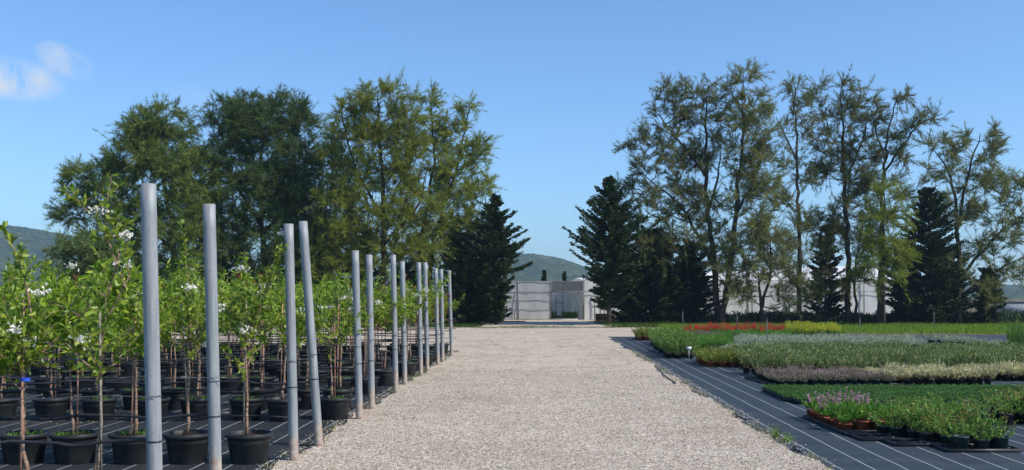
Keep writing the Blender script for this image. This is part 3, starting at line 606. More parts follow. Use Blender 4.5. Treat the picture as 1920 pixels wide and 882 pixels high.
# ------------------------------------------------------------------ steel posts beside the path
posts = [((293.5, 6.20), (278, 345)), ((405.6, 7.60), (392, 383)), ((551, 9.67), (541, 420)), ((598, 10.60), (568, 415)), ((674, 12.93), (666, 470)), ((697, 14.09), (692, 478)), ((742, 16.5), (737, 478)),
         ((759, 18.0), (754, 490)), ((789, 20.05), (785, 492)), ((801, 21.2), (797, 492)), ((821, 23.2), (817, 503)), ((830, 24.1), (827, 505)), ((847, 26.7), (842, 507))]
PL = ['tallest looking pale grey steel post with wire rings, first along the path edge', 'straight grey steel post with wire rings, second along the path edge', 'upright grey steel post with a dirty speckled foot, third along the path edge',
      'grey steel post leaning visibly towards the pots, fourth along the path edge', 'grey steel post with a rusty orange foot, fifth along the path edge', 'grey steel post with a worn rusty band low down, sixth along the path edge'] + \
     ['grey steel post, %s along the path edge counting from the biggest' % ORD[i] for i in range(6, 13)]
for i, ((px, Y), (tx, ty)) in enumerate(posts):
    b0 = np.array([gx(px, Y), Y, 0]); t0 = np.array([gx(tx, Y), Y, gz(ty, Y)])-b0
    rt = thing('steel_post', PL[i], 'post', b0, 'steel posts along the path')
    b = MB(); s = np.linspace(-.04, 1, 14); r = .0465; P = s[:, None]*t0; k = 24
    th = np.arange(k)*2*math.pi/k; ring = np.stack([np.cos(th), np.sin(th), 0*th], 1)
    V = np.concatenate([P[:, None]+ring[None]*r]).reshape(-1, 3)
    inn = (t0[None]+ring*(r-.005)); inn2 = (t0[None]*.9+ring*(r-.005)); V = np.vstack([V, inn, inn2]); n = len(s)
    q = []
    for a in range(n+1):
        for c in range(k): q.append((a*k+c, a*k+(c+1) % k, (a+1)*k+(c+1) % k, (a+1)*k+c))
    b.add(V, q=q); o = link('pipe', b.mesh('pipe', M['steel'], True), rt)
    for hz in (.70+R.uniform(-.03, .03), .98+R.uniform(-.03, .02)):
        b = MB(); c = t0*hz/t0[2]; rr = r+.0035; b.add((c+ring*rr+[0, 0, -.004]), None); V = np.vstack([c+ring*rr+[0, 0, -.005], c+ring*(rr+.002)+[0, 0, 0], c+ring*rr+[0, 0, .005], c+ring*(r-.001)+[0, 0, .005], c+ring*(r-.001)+[0, 0, -.005]])
        b = MB(); b.add(V, q=[(a*k+d, a*k+(d+1) % k, ((a+1) % 5)*k+(d+1) % k, ((a+1) % 5)*k+d) for a in range(5) for d in range(k)])
        link('wire_tie', b.mesh('wire_tie', M['wire' if hz > .9 else 'hose'], True), rt)
# hoses and wires strung from post to post along each row of pots
rows = [6.2, 7.6, 9.67, 10.6, 12.93, 14.09, 16.5, 18.0, 20.05, 21.2, 23.2, 24.1, 26.7, 27.8]
for i, Y in enumerate(rows):
    x1 = -2.39+PD*Y; x0 = -.53*Y-1.2
    n = 26; t = np.linspace(0, 1, n); Xs = x1+(x0-x1)*t
    b = MB(); sag = .016*np.sin(t*21+i)+.006*np.sin(t*50+i*2)
    b.tube(np.stack([Xs, Y+.03*np.sin(t*9+i), .69-.02*t+sag], 1), .0115, 7)
    tag(link('drip_hose', b.mesh('drip_hose', M['hose'], True)), 'black drip hose strung between trunks, %s row back from the camera' % ORD[i], 'hose', 'drip hoses strung along the rows')
    b = MB(); b.tube(np.stack([Xs, np.full(n, Y-.05), .975+.01*np.sin(t*13+i)], 1), .0035 if i > 3 else .0025, 5)
    tag(link('support_wire', b.mesh('support_wire', M['wire'], True)), 'thin support wire above the drip hose, %s row back from the camera' % ORD[i], 'wire', 'support wires strung along the rows')
    if i > 1 and i not in (3,):
        b = MB(); b.tube(np.stack([Xs, Y+.14+.04*np.sin(t*17+i), .40+.03*np.sin(t*15+i*3)], 1), .010, 6)
        tag(link('drip_hose', b.mesh('drip_hose', M['hose'], True)), 'black drip hose sagging just over the pot rims, %s row back' % ORD[i], 'hose', 'drip hoses strung along the rows')
# ------------------------------------------------------------------ potted young trees
def big_pot():
    b = MB(); b.lathe([(0, .0), (.165, .0), (.172, .01), (.205, .245), (.207, .247), (.224, .25), (.228, .257), (.228, .282), (.222, .288), (.214, .288), (.208, .28), (.200, .20)], 28)
    return b.mesh('pot', M['pot'], True)
def soil_disc():
    b = MB(); k = 20; pr = [(0, .262), (.06, .266), (.13, .255), (.204, .252)]; b.lathe(pr, k); b.v[-1][:, 2] += R.normal(size=len(b.v[-1]))*.004
    return b.mesh('soil', M['soil'], True)
POT, SOIL = big_pot(), soil_disc()
def weeds_mesh():
    b = MB(); n = 260; a = R.uniform(0, 6.28, n); r = .19*R.random(n)**.5; k = np.sin(a*1+R.uniform(0, 6)) > -.3; a, r = a[k], r[k]; n = len(a)
    b.leaves(np.stack([r*np.cos(a), r*np.sin(a), np.full(n, .26)], 1), rnd(n)*.8+[0, 0, .6], R.uniform(.02, .06, n), .018); return b.mesh('weeds', M['weed'])
WEEDS = [weeds_mesh() for _ in range(3)]
def young_tree(kind, tall=0, custom=None, dense=1.0):
    """returns meshes for trunk, stake, foliage, blossoms"""
    tr = MB(); fo = MB(); bl = MB(); st = MB()
    bx, by = R.uniform(-.03, .03, 2); H = R.uniform(1.12, 1.3)
    n = 9; t = np.linspace(0, 1, n); w = np.cumsum(rnd(n)*[.007, .007, 0], 0); w[0] = 0
    P = np.stack([bx+w[:, 0]+R.uniform(-.08, .08)*t, by+w[:, 1], .25+(H-.25)*t], 1); P[1] += [R.uniform(-.03, .03), 0, 0]
    r = .0125-.005*t; r[0] = .019; r[1] = .015; r[2] = .0135
    r = r*R.uniform(.9, 1.2); tr.tube(P, r, 8)
    sx = bx+R.uniform(-.05, .05); tl = R.uniform(-.09, .09)
    st.tube([(sx, by-.03, .2), (sx+tl*.5, by-.02, .9), (sx+tl, by, R.uniform(1.35, 1.6))], .008, 6)
    brs = []; nbm = R.integers(7, 10)
    for j in range(nbm):
        a = j*2.4+R.uniform(-.5, .5); t0 = R.uniform(.66, 1.0) if j else 1.0
        p0 = np.array([np.interp(t0, t, P[:, c]) for c in range(3)]); L = R.uniform(.45, .85)
        tilt = R.uniform(.35, .95) if j else .1
        if kind == 'B': tilt += .1
        ss = np.linspace(0, 1, 6)
        Q = p0+np.stack([np.cos(a)*tilt*L*ss, np.sin(a)*tilt*L*ss, L*(1-.35*tilt)*ss+.05*L*ss*ss], 1); Q[1:] += rnd(5)*.015
        brs.append((Q, .0065))
    if custom:
        for c in custom: brs.append((np.array(c, float), .008))
    elif tall:
        for _ in range(tall):
            p0 = P[-1]; a = R.uniform(0, 6.28); L = R.uniform(.8, 1.1); ss = np.linspace(0, 1, 7)
            Q = p0+np.stack([np.cos(a)*.35*L*ss, np.sin(a)*.35*L*ss, L*.93*ss], 1); Q[1:] += rnd(6)*.015; brs.append((Q, .007))
    for Q, rb in brs:
        m = len(Q); tr.tube(Q, rb*np.linspace(1, .3, m), 5, False)
        sub = [(Q, 1.0)]
        Lq = np.linalg.norm(Q[-1]-Q[0])
        for _ in range(int(3*dense*(Lq/.6))+1):
            s = R.uniform(.15, .85)*(m-1); i = int(s); q0 = Q[i]+(Q[min(i+1, m-1)]-Q[i])*(s-i); d = rnd(1)[0]*[1, 1, .5]+[0, 0, .45]; d /= np.linalg.norm(d); l = R.uniform(.12, .3)
            Q2 = q0+d*l*np.linspace(0, 1, 4)[:, None]; tr.tube(Q2, [.003, .0025, .002, .001], 3, False); sub.append((Q2, .8))
        for Q2, f in sub:
            m2 = len(Q2); L2 = np.linalg.norm(Q2[-1]-Q2[0]); nl = int((76 if kind == 'B' else 68)*L2*f*dense)+5
            s = R.uniform(.08, 1, nl)*(m2-1); i = np.minimum(s.astype(int), m2-2); B = Q2[i]+(Q2[i+1]-Q2[i])*(s-i)[:, None]
            ax = (Q2[-1]-Q2[0])/L2
            if kind == 'B':
                D = rnd(nl)*.75+ax*.45+[0, 0, -.12]; fo.leaves(B, D, R.uniform(.07, .135, nl), R.uniform(.018, .03, nl), .2)
            else:
                D = rnd(nl)*.8+ax*.5+[0, 0, .25]; fo.leaves(B, D, R.uniform(.035, .08, nl), R.uniform(.02, .036, nl), .22)
    blm = None
    if kind == 'A':
        for _ in range(R.integers(3, 7)):
            Q, _r = brs[R.integers(len(brs))]; c = Q[R.integers(2, len(Q))]+rnd(1)[0]*.03
            nb_ = 26; fc = c+rnd(nb_)*[.034, .034, .017]
            for k in range(nb_):
                bl.leaves(np.repeat(fc[k][None], 4, 0), rnd(4)+[0, 0, .4], .018, .017, .1)
        blm = bl.mesh('blossoms', M['blossom'])
    return dict(trunk=tr.mesh('trunk', M['ybark'], True), stake=st.mesh('stake', M['cane' if R.random() < .6 else 'canegrey'], True),
                foliage=fo.mesh('foliage', M['leafR' if kind == 'R' else 'leafA' if kind == 'A' else 'leafB']), blossoms=blm)
VAR = {'A': [young_tree('A', tall=(i % 3 == 0)) for i in range(6)], 'B': [young_tree('B') for i in range(6)], 'R': [young_tree('R') for i in range(2)]}
def place_tree(v, x, y, label, group, rz=None, pot=True, tape=False, z=0, sc=1.0):
    rt = thing('potted_tree', label, 'potted tree', (x, y, 0), group, R.uniform(0, 6.28) if rz is None else rz)
    link('pot', POT, rt); link('soil', SOIL, rt)
    for k in ('trunk', 'stake', 'foliage', 'blossoms'):
        if v[k]:
            o = link(k, v[k], rt)
            if k != 'stake' or True: o.scale = (1, 1, sc)
    if R.random() < .55: link('weed_foliage', WEEDS[R.integers(3)], rt)
    if tape:
        b = MB(); b.tube([(0, -.02, .985), (0, -.02, 1.01)], .034, 10, False); link('tape', b.mesh('tape', M['tape']), rt)
    return rt
def shoot(y, pts, bx):
    """a long shoot given in photo columns/rows at distance y, local to a tree at bx"""
    return [(gx(a, y)-bx, (i*.01), gz(b, y)) for i, (a, b) in enumerate(pts)]
g0 = 'potted trees in the row closest to the camera'
Yn = 7.25
bx = gx(182, Yn)
place_tree(young_tree('A', custom=[shoot(Yn, [(200, 560), (222, 480), (212, 425), (196, 385), (206, 325)], bx), shoot(Yn, [(235, 540), (190, 420), (150, 385), (125, 350)], bx), shoot(Yn, [(200, 600), (240, 520), (232, 440), (215, 400)], bx)], dense=.85), bx, Yn,
           'tall young tree whose leafy shoots rise above all the others, beside the biggest post', g0, 0)
bx = gx(50, Yn)
place_tree(young_tree('A', custom=[shoot(Yn, [(60, 600), (45, 520), (25, 470), (2, 425)], bx)], dense=1.1), bx, Yn, 'leafy young tree with a shoot arching up against the hill, in the foremost row', g0, 0, tape=True)
place_tree(young_tree('B', dense=1.1), gx(-70, Yn), Yn, 'leafy young tree at the far end of the foremost row', g0)
kinds9 = {467: 'A', 352: 'A', 250: 'B', 140: 'B', 45: 'A', -50: 'B'}
for j, px in enumerate((467, 352, 250, 140, 45, -50)):
    kd = kinds9[px]; v = young_tree(kd, tall=1 if px == 467 else 0, dense=1.15)
    place_tree(v, gx(px, 9.6), 9.6, '%s young tree in a black pot, %s from path in second row' % ('white blossomed' if kd == 'A' else 'long leaved bright green', ORD[j]), 'potted trees in the second row', tape=(px == 140), sc=1.04)
for j, (px, kd) in enumerate(((625, 'A'), (535, 'B'), (463, 'A'), (370, 'A'), (290, 'B'), (190, 'B'), (97, 'B'), (8, 'B'))):
    place_tree(VAR[kd][R.integers(6)], gx(px, 12.95), 12.95+R.uniform(-.12, .12), 'young tree in the row behind the leaning post, %s pot from the path' % ORD[j], 'potted trees in the third row', sc=R.uniform(.97, 1.08))
names = ['fourth', 'fifth', 'sixth', 'seventh', 'eighth', 'ninth', 'tenth', 'eleventh', 'twelfth']
for ri, Y in enumerate((14.15, 16.35, 17.8, 19.9, 21.2, 23.2, 24.3, 26.6, 27.8)):
    x1 = -2.39+PD*Y-.40; pitch = .60; nt = int((.53*Y+x1)/pitch)+1
    for j in range(nt):
        if R.random() < .06: continue
        kd = 'R' if (ri in (4, 6, 7, 8) and R.random() < .35) else ('A' if R.random() < (.35 if ri < 3 else .12) else 'B')
        vv = VAR[kd]; v = vv[R.integers(len(vv))]
        place_tree(v, x1-j*pitch+R.uniform(-.1, .1), Y+R.uniform(-.1, .1), 'young staked tree in a black pot in the %s row back from the camera' % names[ri], 'potted trees in the %s row' % names[ri], sc=R.uniform(.95, 1.12))
# ------------------------------------------------------------------ potted plants and trays on the far side of the path
def small_pot(r, h, m):
    b = MB(); b.lathe([(0, 0), (r*.72, 0), (r*.93, h*.86), (r, h*.87), (r, h), (r*.93, h), (r*.9, h*.85), (0, h*.86)], 14); return b.mesh('pot', M[m], False)
PT = {'dk': small_pot(.083, .135, 'dkpot'), 'tc': small_pot(.09, .125, 'terra'), 'bk': small_pot(.083, .12, 'pot')}
def stems(b, n, H, spread, base_r, nl, ll, lw, z0=.11, t0=.15, up=.5, jit=.7, fb=None, ff=.3, tipn=0, tipl=.02, tipw=.012, blade=False, sb=None):
    """n stems fanning out of a pot, nl leaves along each; fb receives flowers at the tips"""
    a = R.uniform(0, 6.283, n); rb = base_r*R.random(n)**.5; tilt = spread*R.random(n)**.7; hh = H*R.uniform(.6, 1.1, n)
    B = np.stack([rb*np.cos(a), rb*np.sin(a), np.full(n, z0)], 1); a2 = a+R.normal(size=n)*.4
    D = np.stack([np.cos(a2)*tilt, np.sin(a2)*tilt, np.ones(n)], 1); D /= np.linalg.norm(D, axis=1)[:, None]
    t = t0+(1-t0)*R.random((n, nl)); P = B[:, None]+D[:, None]*(hh[:, None]*t)[..., None]
    P[..., :2] += (D[:, None, :2])*(hh[:, None]*t**2)[..., None]*.35
    LD = D[:, None]*up+R.normal(size=(n, nl, 3))*jit*.6
    (b.blades if blade else b.leaves)(P.reshape(-1, 3), LD.reshape(-1, 3), R.uniform(ll*.6, ll*1.2, n*nl), R.uniform(lw*.7, lw*1.2, n*nl))
    if sb is not None:
        for i in range(n): sb.tube([B[i], B[i]+D[i]*hh[i]*.95], [.0025, .0012], 3, False)
    if fb is not None:
        k = np.where(R.random(n) < ff)[0]
        if len(k):
            T = B[k]+D[k]*hh[k][:, None]; T[:, :2] += D[k][:, :2]*hh[k][:, None]*.35; T = np.repeat(T, tipn, 0); m = len(T)
            fb.leaves(T+rnd(m)*[.012, .012, .025], rnd(m)*.7+[0, 0, .8], R.uniform(tipl*.6, tipl*1.3, m), tipw)
    return b
def mk(fol, fn, flo=None, twig=False):
    out = []
    for _ in range(4):
        b = MB(); f = MB(); s = MB(); fn(b, f, s); d = [('foliage', b.mesh('foliage', M[fol]))]
        if flo: d.append(('blossoms', f.mesh('blossoms', M[flo])))
        if s.n: d.append(('twigs', s.mesh('twigs', M['ybark'])))
        out.append(d)
    return out
K = {
 'rosemary': mk('rose', lambda b, f, s: (stems(b, 20, .37, .55, .07, 20, .075, .019, up=.8, jit=.6, sb=s))),
 'broadleaf': mk('bgreen', lambda b, f, s: stems(b, 34, .13, .8, .05, 3, .085, .026, t0=.3, up=1.0, jit=.45)),
 'flowering': mk('bgreen', lambda b, f, s: (stems(b, 30, .13, .8, .05, 3, .085, .026, t0=.3, up=1.0, jit=.45), stems(f, 5, .27, .3, .03, 16, .026, .020, t0=.6, up=.3, jit=1.0)), 'purple'),
 'shrubby': mk('mgreen', lambda b, f, s: stems(b, 13, .25, 1.0, .05, 20, .040, .024, t0=.1, up=.4, jit=.9, fb=f, ff=.6, tipn=4, tipl=.028, tipw=.014, sb=s), 'reddish'),
 'lowgreen': mk('mgreen', lambda b, f, s: stems(b, 30, .17, .8, .07, 16, .024, .013, t0=.1, up=.4, jit=.9)),
 'heath': mk('heath', lambda b, f, s: stems(b, 34, .15, .6, .08, 12, .028, .012, t0=.05, up=.5, jit=.8, fb=f, ff=.6, tipn=4, tipl=.018, tipw=.011), 'pink'),
 'cream': mk('cream', lambda b, f, s: (stems(b, 34, .24, .95, .08, 11, .08, .022, t0=.3, up=.5, jit=.8), stems(f, 22, .15, .8, .08, 8, .05, .014, t0=.05, up=.5, jit=.8)), 'creamd'),
 'yellowgreen': mk('ygreen', lambda b, f, s: stems(b, 28, .24, .7, .08, 12, .05, .020, t0=.1, up=.5, jit=.8)),
 'feathery': mk('mgreen', lambda b, f, s: (stems(b, 20, .46, .48, .07, 20, .08, .018, t0=.1, up=.7, jit=.6, fb=f, ff=.5, tipn=4, tipl=.03, tipw=.012, sb=s)), 'ygreen'),
 'bright': mk('bgreen', lambda b, f, s: stems(b, 28, .26, .6, .08, 14, .06, .018, t0=.1, up=.6, jit=.7)),
 'silver': mk('silver', lambda b, f, s: stems(b, 30, .19, .8, .10, 16, .034, .017, t0=.1, up=.5, jit=.8)),
 'dusty': mk('heath', lambda b, f, s: stems(b, 30, .20, .7, .09, 14, .034, .012, t0=.1, up=.5, jit=.8, fb=f, ff=.4, tipn=4, tipl=.02, tipw=.012), 'purple'),
 'redplume': mk('bgreen', lambda b, f, s: (stems(b, 20, .22, .5, .07, 8, .07, .024, t0=.1, up=.6, jit=.7), stems(f, 13, .42, .22, .07, 20, .035, .018, t0=.45, up=.9, jit=.35)), 'red'),
 'yellowplume': mk('bgreen', lambda b, f, s: (stems(b, 16, .20, .5, .07, 8, .07, .024, t0=.1, up=.6, jit=.7), stems(f, 18, .42, .25, .08, 16, .055, .024, t0=.3, up=.9, jit=.35)), 'yellow'),
 'reed': mk('mgreen', lambda b, f, s: stems(b, 60, .5, .15, .08, 3, .28, .012, t0=0, up=1, jit=.15, blade=True)),
}
def plant(kind, pot, x, y, name, label, group, cat='potted plant', sc=1.0):
    rt = thing(name, label, cat, (x, y, .004), group, R.uniform(0, 6.28)); rt.scale = (sc, sc, sc*R.uniform(.78, 1.2))
    link('pot', PT[pot], rt)
    for nm, me in K[kind][R.integers(4)]: link(nm, me, rt)
    return rt
COUNT = {}
def bed(kind, pot, poly, pitch, name, label, group, maxn=300, jit=.25, sc=1.0, thin=.04, rest=None):
    """pots set out on a grid inside a quadrilateral given in (X, Y) corners, front row first"""
    poly = np.array(poly, float); x0, y0 = poly.min(0); x1, y1 = poly.max(0); pts = []
    def inside(x, y):
        c = False; j = len(poly)-1
        for i in range(len(poly)):
            xi, yi = poly[i]; xj, yj = poly[j]
            if (yi > y) != (yj > y) and x < (xj-xi)*(y-yi)/(yj-yi)+xi: c = not c
            j = i
        return c
    y = y0+pitch*.5
    while y < y1:
        x = x0+pitch*.5
        while x < x1:
            if inside(x, y) and R.random() >= thin: pts.append((x+R.uniform(-1, 1)*pitch*jit, y+R.uniform(-1, 1)*pitch*jit))
            x += pitch
        y += pitch
    for i, (x, y) in enumerate(pts[:maxn]): plant(kind, pot, x, y, name, label, group, sc=sc)
    more = pts[maxn:]
    if more:
        b = MB()
        for x, y in more:
            for nm, me in K[kind][R.integers(4)][:1]:
                V = np.empty(len(me.vertices)*3, np.float32); me.vertices.foreach_get('co', V); V = V.reshape(-1, 3)*sc+[x, y, .004]
                T = np.empty(len(me.polygons)*3, np.int32); me.polygons.foreach_get('vertices', T); b.add(V, T.reshape(-1, 3))
        tag(link(name+'_bed_foliage', b.mesh(name, K[kind][0][0][1].materials[0])), rest, None, None, 'stuff')
    print(name, len(pts))
# trays
def tray_mesh(w, d, nx, ny):
    b = MB(); e = .012; h = .035
    b.box(-w/2, w/2, -d/2, -d/2+e, 0, h); b.box(-w/2, w/2, d/2-e, d/2, 0, h); b.box(-w/2, -w/2+e, -d/2+e, d/2-e, 0, h); b.box(w/2-e, w/2, -d/2+e, d/2-e, 0, h)
    for i in range(1, nx): b.box(-w/2+w*i/nx-.008, -w/2+w*i/nx+.008, -d/2+e, d/2-e, .004, h-.006)
    for j in range(1, ny): b.box(-w/2+e, w/2-e, -d/2+d*j/ny-.007, -d/2+d*j/ny+.007, .005, h-.009)
    return b.mesh('tray', M['tray'])
TR4 = tray_mesh(.76, .38, 4, 2)
def tray(x, y, label, group='black carrying trays under the pots', rz=0.0, me=None):
    o = link('pot_tray', me or TR4, None, (x, y, .006)); o.rotation_euler = (0, 0, rz); return tag(o, label, 'tray', group)
# A: broad leaved plants in terracotta pots, purple flowers at the back
xa, ya = 3.50+PD*11.6, 11.62
for r in range(8):
    for c in range(4):
        x = xa+.095+c*.187; y = ya+.09+r*.187
        fl = r >= 4
        plant('flowering' if fl else 'broadleaf', 'tc', x+R.uniform(-.012, .012), y+R.uniform(-.012, .012), 'potted_flower' if fl else 'potted_herb',
              'purple flower spikes over fresh green leaves in a terracotta coloured pot' if fl else ('fresh green broad leaved plant in the front edge of terracotta coloured pots' if r == 0 else 'fresh green broad leaved plant in a terracotta coloured pot, behind the front edge'),
              'purple flowering pots on the fabric' if fl else ('front row of terracotta coloured pots' if r == 0 else 'terracotta coloured pots behind the front row'))
for i in range(4): tray(xa+.375, ya+.18+i*.376, 'black tray under the terracotta coloured pots, %s from the front' % ORD[i])
bed('lowgreen', 'bk', [(xa+.80, 11.75), (xa+1.8, 11.9), (xa+1.9, 12.7), (xa+.8, 12.8)], .19, 'potted_herb', 'low bushy green plant in a black pot beside the terracotta coloured pots', 'low bushy green plants beside the terracotta coloured pots', sc=1.15)
# B: shrubby plants in dark green pots
bx0 = gx(1790, 10.3)
lb = 'small leaved shrub with reddish tips in a dark green pot'
for (x, y, sc) in ((bx0+.06, 10.28, .25), (bx0+.29, 10.26, .9), (bx0+.48, 10.30, .8)):
    pass
front = [(bx0+.05, 10.27, 'dark green pot with a nearly bare plant at the front corner of the shrub pots', .35), (bx0+.27, 10.28, 'shrubby plant in the dark green pot in the middle of the front tray', .85), (bx0+.47, 10.29, 'shrubby plant in the dark green pot at the outer corner of the front tray', .8)]
for x, y, l, sc in front:
    rt = plant('shrubby', 'dk', x, y, 'potted_shrub', l, None, sc=1.0)
    for ch in rt.children:
        if ch.name.split('.')[0] != 'pot': ch.scale = (sc, sc, sc)
for r in range(1, 10):
    for c in range(-3, 4):
        x = bx0+.12+c*.19-(.0 if r % 2 else .05); y = 10.28+r*.19
        if c < -.5*r+0.2 and r < 7 or R.random() < .12: continue
        if x > bx0+.62-.10*max(0, r-3) or r > 6: continue
        plant('shrubby', 'dk', x+R.uniform(-.02, .02), y+R.uniform(-.02, .02), 'potted_shrub', lb, 'shrubby plants in dark green pots behind the front tray', sc=R.uniform(.85, 1.1))
for i, (dx, y) in enumerate(((.25, 10.36), (.25, 10.75), (-.13, 10.76), (-.35, 11.15), (.42, 11.15), (-.38, 11.54), (.4, 11.54))):
    tray(bx0+dx, y, 'black tray under the dark green shrub pots, %s counting from the corner pots' % ORD[i])
bed('shrubby', 'bk', [(6.1, 12.3), (7.3, 12.3), (7.3, 13.2), (6.3, 13.3)], .2, 'potted_shrub', 'shrub in a black pot in the clump cut by the picture edge', 'clump of shrubs in black pots at the edge', sc=1.1)
# C: low green mat in plug trays
def plug():
    b = MB(); n = 2600; X = R.uniform(-.26, .26, n); Y = R.uniform(-.17, .17, n); z = .07+.02*np.sin(X*31)*np.sin(Y*33)+R.random(n)*.035
    b.leaves(np.stack([X, Y, z], 1), rnd(n)*.8+[0, 0, .6], R.uniform(.012, .03, n), .010); return b.mesh('foliage', M['thyme'])
PLUG = [plug() for _ in range(3)]
bt = MB(); bt.add([(x*.26*(1 if z else .97), y*.165*(1 if z else .97), z) for z in (0., .07) for x, y in ((-1, -1), (1, -1), (1, 1), (-1, 1))], q=[(0, 3, 2, 1), (4, 5, 6, 7), (0, 1, 5, 4), (1, 2, 6, 5), (2, 3, 7, 6), (3, 0, 4, 7)]); PT_TRAY = bt.mesh('tray', M['tray'])
r = 0; y = 14.85
while y < 16.75:
    x = 3.72+PD*y+.25+ (0 if r else .08)
    while x < .52*y+.6:
        rt = thing('seedling_tray', 'black plug tray filled with a low green mat of seedlings', 'seedling tray', (x, y, .004), 'plug trays of low green seedlings', R.uniform(-.02, .02)); link('tray', PT_TRAY, rt); link('foliage', PLUG[R.integers(3)], rt)
        x += .535
    y += .345; r += 1
def u2(u, Y): return (u+PD*Y, Y)
G = lambda px, Y: (gx(px, Y), Y)
bed('heath', 'dk', [u2(4.15, 17.55), (6.72, 17.75), (6.75, 19.4), u2(4.1, 19.4)], .195, 'potted_heather', 'dusty pink and grey green mound in a dark green pot', 'dusty pink flowering mounds on the fabric', jit=.08, sc=.85)
for i in range(5): tray(4.15+PD*17.6+.30+i*.42, 17.66, 'black tray edge under the dusty pink mounds, %s from the path' % ORD[i])
for i in range(4): tray(4.10+PD*18+.3, 18.1+i*.4, 'black tray beside the path edge of the dusty pink mounds, %s from the camera' % ORD[i])
bed('cream', 'bk', [(6.75, 17.8), (8.75, 17.8), (8.75, 19.2), (6.75, 19.2)], .24, 'potted_grass', 'buff cream leaved plant spilling from its pot in the pale bed', 'buff cream plants in the pale bed', sc=.82)
bed('cream', 'bk', [(8.9, 18.7), (10.9, 18.7), (10.9, 19.7), (8.9, 19.7)], .24, 'potted_grass', 'buff cream leaved plant in the pale bed set back beside the first', 'buff cream plants in the set back bed', sc=.85)
bed('rosemary', 'bk', [u2(4.2, 19.6), (11.2, 19.9), (13.2, 24.6), u2(4.75, 24.6)], .315, 'potted_rosemary', 'upright grey green rosemary like plant in the big central bed', 'rosemary like plants in the big bed', sc=.92, rest='grey green rosemary like foliage at the back of the big bed')
bed('yellowgreen', 'tc', [G(1325, 22.35), G(1400, 22.35), G(1412, 24.4), G(1300, 24.8)], .22, 'potted_shrub', 'yellow green bushy plant in a terracotta coloured pot beside the fabric walkway', 'yellow green bushy plants beside the walkway', sc=.98)
bed('feathery', 'bk', [G(1250, 25.5), G(1300, 25.6), G(1295, 28.4), G(1240, 29)], .23, 'potted_shrub', 'tall feathery plant in a black pot just behind the little white label', 'tall feathery plants behind the white label', sc=1.0)
bed('feathery', 'bk', [G(1235, 29), G(1290, 28.6), G(1275, 34), G(1222, 34.5)], .27, 'potted_shrub', 'feathery green plant in the long strip leading back from the white label', 'feathery plants in the strip leading back', sc=.88)
bed('bright', 'bk', [G(1305, 29.2), G(1372, 29.2), G(1365, 33), G(1300, 33)], .26, 'potted_herb', 'bright green fine leaved plant in the small patch behind the feathery ones', 'bright green plants in the small patch', sc=.92)
bed('dusty', 'bk', [G(1300, 34), G(1350, 34), G(1345, 38), G(1285, 38)], .3, 'potted_herb', 'dull purplish grey plant before the red plumes', 'dull purplish plants before the red plumes', sc=.9)
bed('yellowgreen', 'tc', [G(1192, 36), G(1226, 36), G(1222, 38), G(1196, 38)], .25, 'potted_herb', 'small green plant in a terracotta coloured pot at the far corner of the fabric', 'small plants at the far corner of the fabric', sc=1.15)
bed('silver', 'bk', [G(1320, 25.3), G(1450, 25.3), G(1470, 28.8), G(1385, 28.8)], .34, 'potted_herb', 'bluish silver plant in the patch between the yellow green and rosemary beds', 'bluish silver plants beside the big bed', sc=.9)
bed('silver', 'bk', [G(1388, 30.2), G(1735, 30.0), G(1705, 34), G(1378, 34.3)], .31, 'potted_silver_plant', 'low silver leaved mound in the wide silver bed', 'silver leaved mounds in the wide bed', sc=1.02)
bed('silver', 'bk', [(14.2, 28.7), (14.8, 28.7), (14.7, 34.2), (14.2, 34.2)], .28, 'potted_silver_plant', 'low silver leaved mound in the narrow separate silver strip', 'silver leaved mounds in the narrow strip', sc=.95)
bed('reed', 'bk', [G(1890, 27.2), G(1945, 27.2), G(1945, 28.5), G(1890, 28.5)], .3, 'potted_reed', 'tall thin green reed like plant beside the narrow silver strip', 'reed like plants beside the silver strip', sc=1.05)
bed('bright', 'bk', [G(1345, 36.5), G(1490, 36.5), G(1480, 38.7), G(1350, 38.7)], .36, 'potted_herb', 'bright green plant in the strip just before the red plumes', 'bright green plants before the red plumes', sc=.8)
bed('redplume', 'bk', [G(1282, 39.1), G(1476, 39.1), G(1474, 40.6), G(1282, 40.6)], .30, 'potted_celosia', 'red plumed flowering plant in the red bed', 'red plumed plants', sc=.86)
bed('yellowplume', 'bk', [G(1480, 38.4), G(1572, 38.4), G(1570, 40.6), G(1480, 40.6)], .30, 'potted_celosia', 'yellow plumed plant in the yellow bed next to the red one', 'yellow plumed plants', sc=.92)
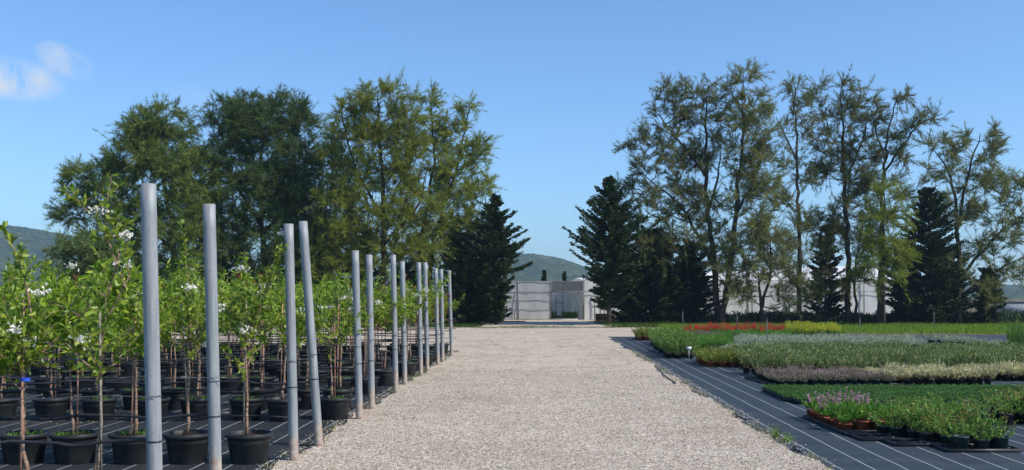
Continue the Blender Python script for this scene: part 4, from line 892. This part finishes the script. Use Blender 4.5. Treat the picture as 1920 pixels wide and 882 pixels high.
# little white label, one red flower, sprinkler stakes
o = thing('plant_label', 'small white label on a thin stake in the feathery plants', 'label', (gx(1292, 25.3), 25.3, 0))
part('plate', lambda b: b.box(gx(1292, 25.3)-.06, gx(1292, 25.3)+.06, 25.3, 25.306, .25, .32), M['tag'], o); part('stake', lambda b: b.tube([(gx(1292, 25.3), 25.31, 0), (gx(1292, 25.3), 25.31, .3)], .008, 5), M['tag'], o)
o = thing('red_flower', 'single red bloom standing out of the big rosemary like bed', 'flower', (gx(1668, 23.5), 23.5, 0))
part('stalk', lambda b: b.tube([(gx(1668, 23.5), 23.5, 0), (gx(1668, 23.5), 23.5, .45)], .004, 4), M['mgreen'], o)
part('petals', lambda b: b.leaves(np.repeat([[gx(1668, 23.5), 23.5, .45]], 14, 0), rnd(14)+[0, 0, .6], .07, .05), M['red'], o)
for px, Y, top, bot in ((1281, 38.8, 585, 632), (1383, 39.0, 590, 632), (1439, 29.0, 598, 660), (1613, 41.3, 596, 632), (1752, 45, 585, 622)):
    o = thing('sprinkler_stake', 'thin grey sprinkler stake %s' % {1281: 'at the path end of the red plumes', 1383: 'in the middle of the red plumes', 1439: 'in the front of the wide silver bed', 1613: 'just past the yellow plumes', 1752: 'alone in the bright grass strip'}[px], 'stake', (gx(px, Y), Y, 0), 'sprinkler stakes among the beds')
    part('riser', lambda b: b.tube([(gx(px, Y), Y, -.02), (gx(px, Y)-.02, Y, gz(top, Y))], .011, 6), M['wire'], o)
    part('nozzle', lambda b: b.lathe([(0, gz(top, Y)), (.02, gz(top, Y)+.004), (.022, gz(top, Y)+.03), (.01, gz(top, Y)+.05), (0, gz(top, Y)+.05)], 8, (gx(px, Y)-.02, Y)), M['hose'], o)
# curled fabric scraps along the edge
for (pa, pb, l) in ((((1231, 693)), (1266, 722), 'dark curled fabric edge lifting off the gravel halfway along the path'), ((1374, 779), (1398, 791), 'torn scrap of dark fabric at the path edge'), ((1486, 843), (1498, 852), 'small crumpled fabric scrap at the path edge near the camera')):
    Ya, Yb = F*EYE/(pa[1]-HY), F*EYE/(pb[1]-HY); n = 9; t = np.linspace(0, 1, n)
    b = MB(); b.tube(np.stack([gx(pa[0], Ya)+(gx(pb[0], Yb)-gx(pa[0], Ya))*t+.02*np.sin(t*9), Ya+(Yb-Ya)*t, .025+.012*np.sin(t*14)], 1), .009+.006*np.sin(t*11)**2, 6)
    tag(link('fabric_scrap', b.mesh('fabric_scrap', M['hose'], False)), l, 'fabric scrap', 'scraps of dark fabric at the path edge')
for px, py, h, l in ((1455, 822, .20, 'upright tuft of green grass growing at the edge of the grey fabric'), (1476, 828, .14, 'smaller sprawling weed beside the upright grass tuft')):
    Y = F*EYE/(py-HY); b = MB(); n = 46; b.blades(np.array([[gx(px, Y), Y, 0]])+rnd(n)*[.025, .025, 0], rnd(n)*.28+[0, 0, 1], R.uniform(.3, 1, n)*h, .008)
    n = 20; b.leaves(np.array([[gx(px, Y), Y, 0]])+rnd(n)*[.05, .03, .0]+[0, 0, 1]*(R.random((n, 1))*h*.8), rnd(n), .025, .012)
    tag(link('grass_tuft', b.mesh('grass_tuft', M['grassG'])), l, 'weed')
# ------------------------------------------------------------------ haze
b = MB(); b.box(-2900, 2900, -50, 2400, -1, 120)
hm = bpy.data.materials.new('haze'); hm.use_nodes = True; ht = hm.node_tree
for nd in list(ht.nodes):
    if nd.type != 'OUTPUT_MATERIAL': ht.nodes.remove(nd)
pv = ht.nodes.new('ShaderNodeVolumePrincipled'); pv.inputs['Color'].default_value = (.52, .76, 1, 1); pv.inputs['Density'].default_value = .00034; pv.inputs['Anisotropy'].default_value = .2
ht.links.new(pv.outputs[0], ht.nodes['Material Output'].inputs['Volume'])
tag(link('haze', b.mesh('haze', hm)), None, None, None, 'stuff')
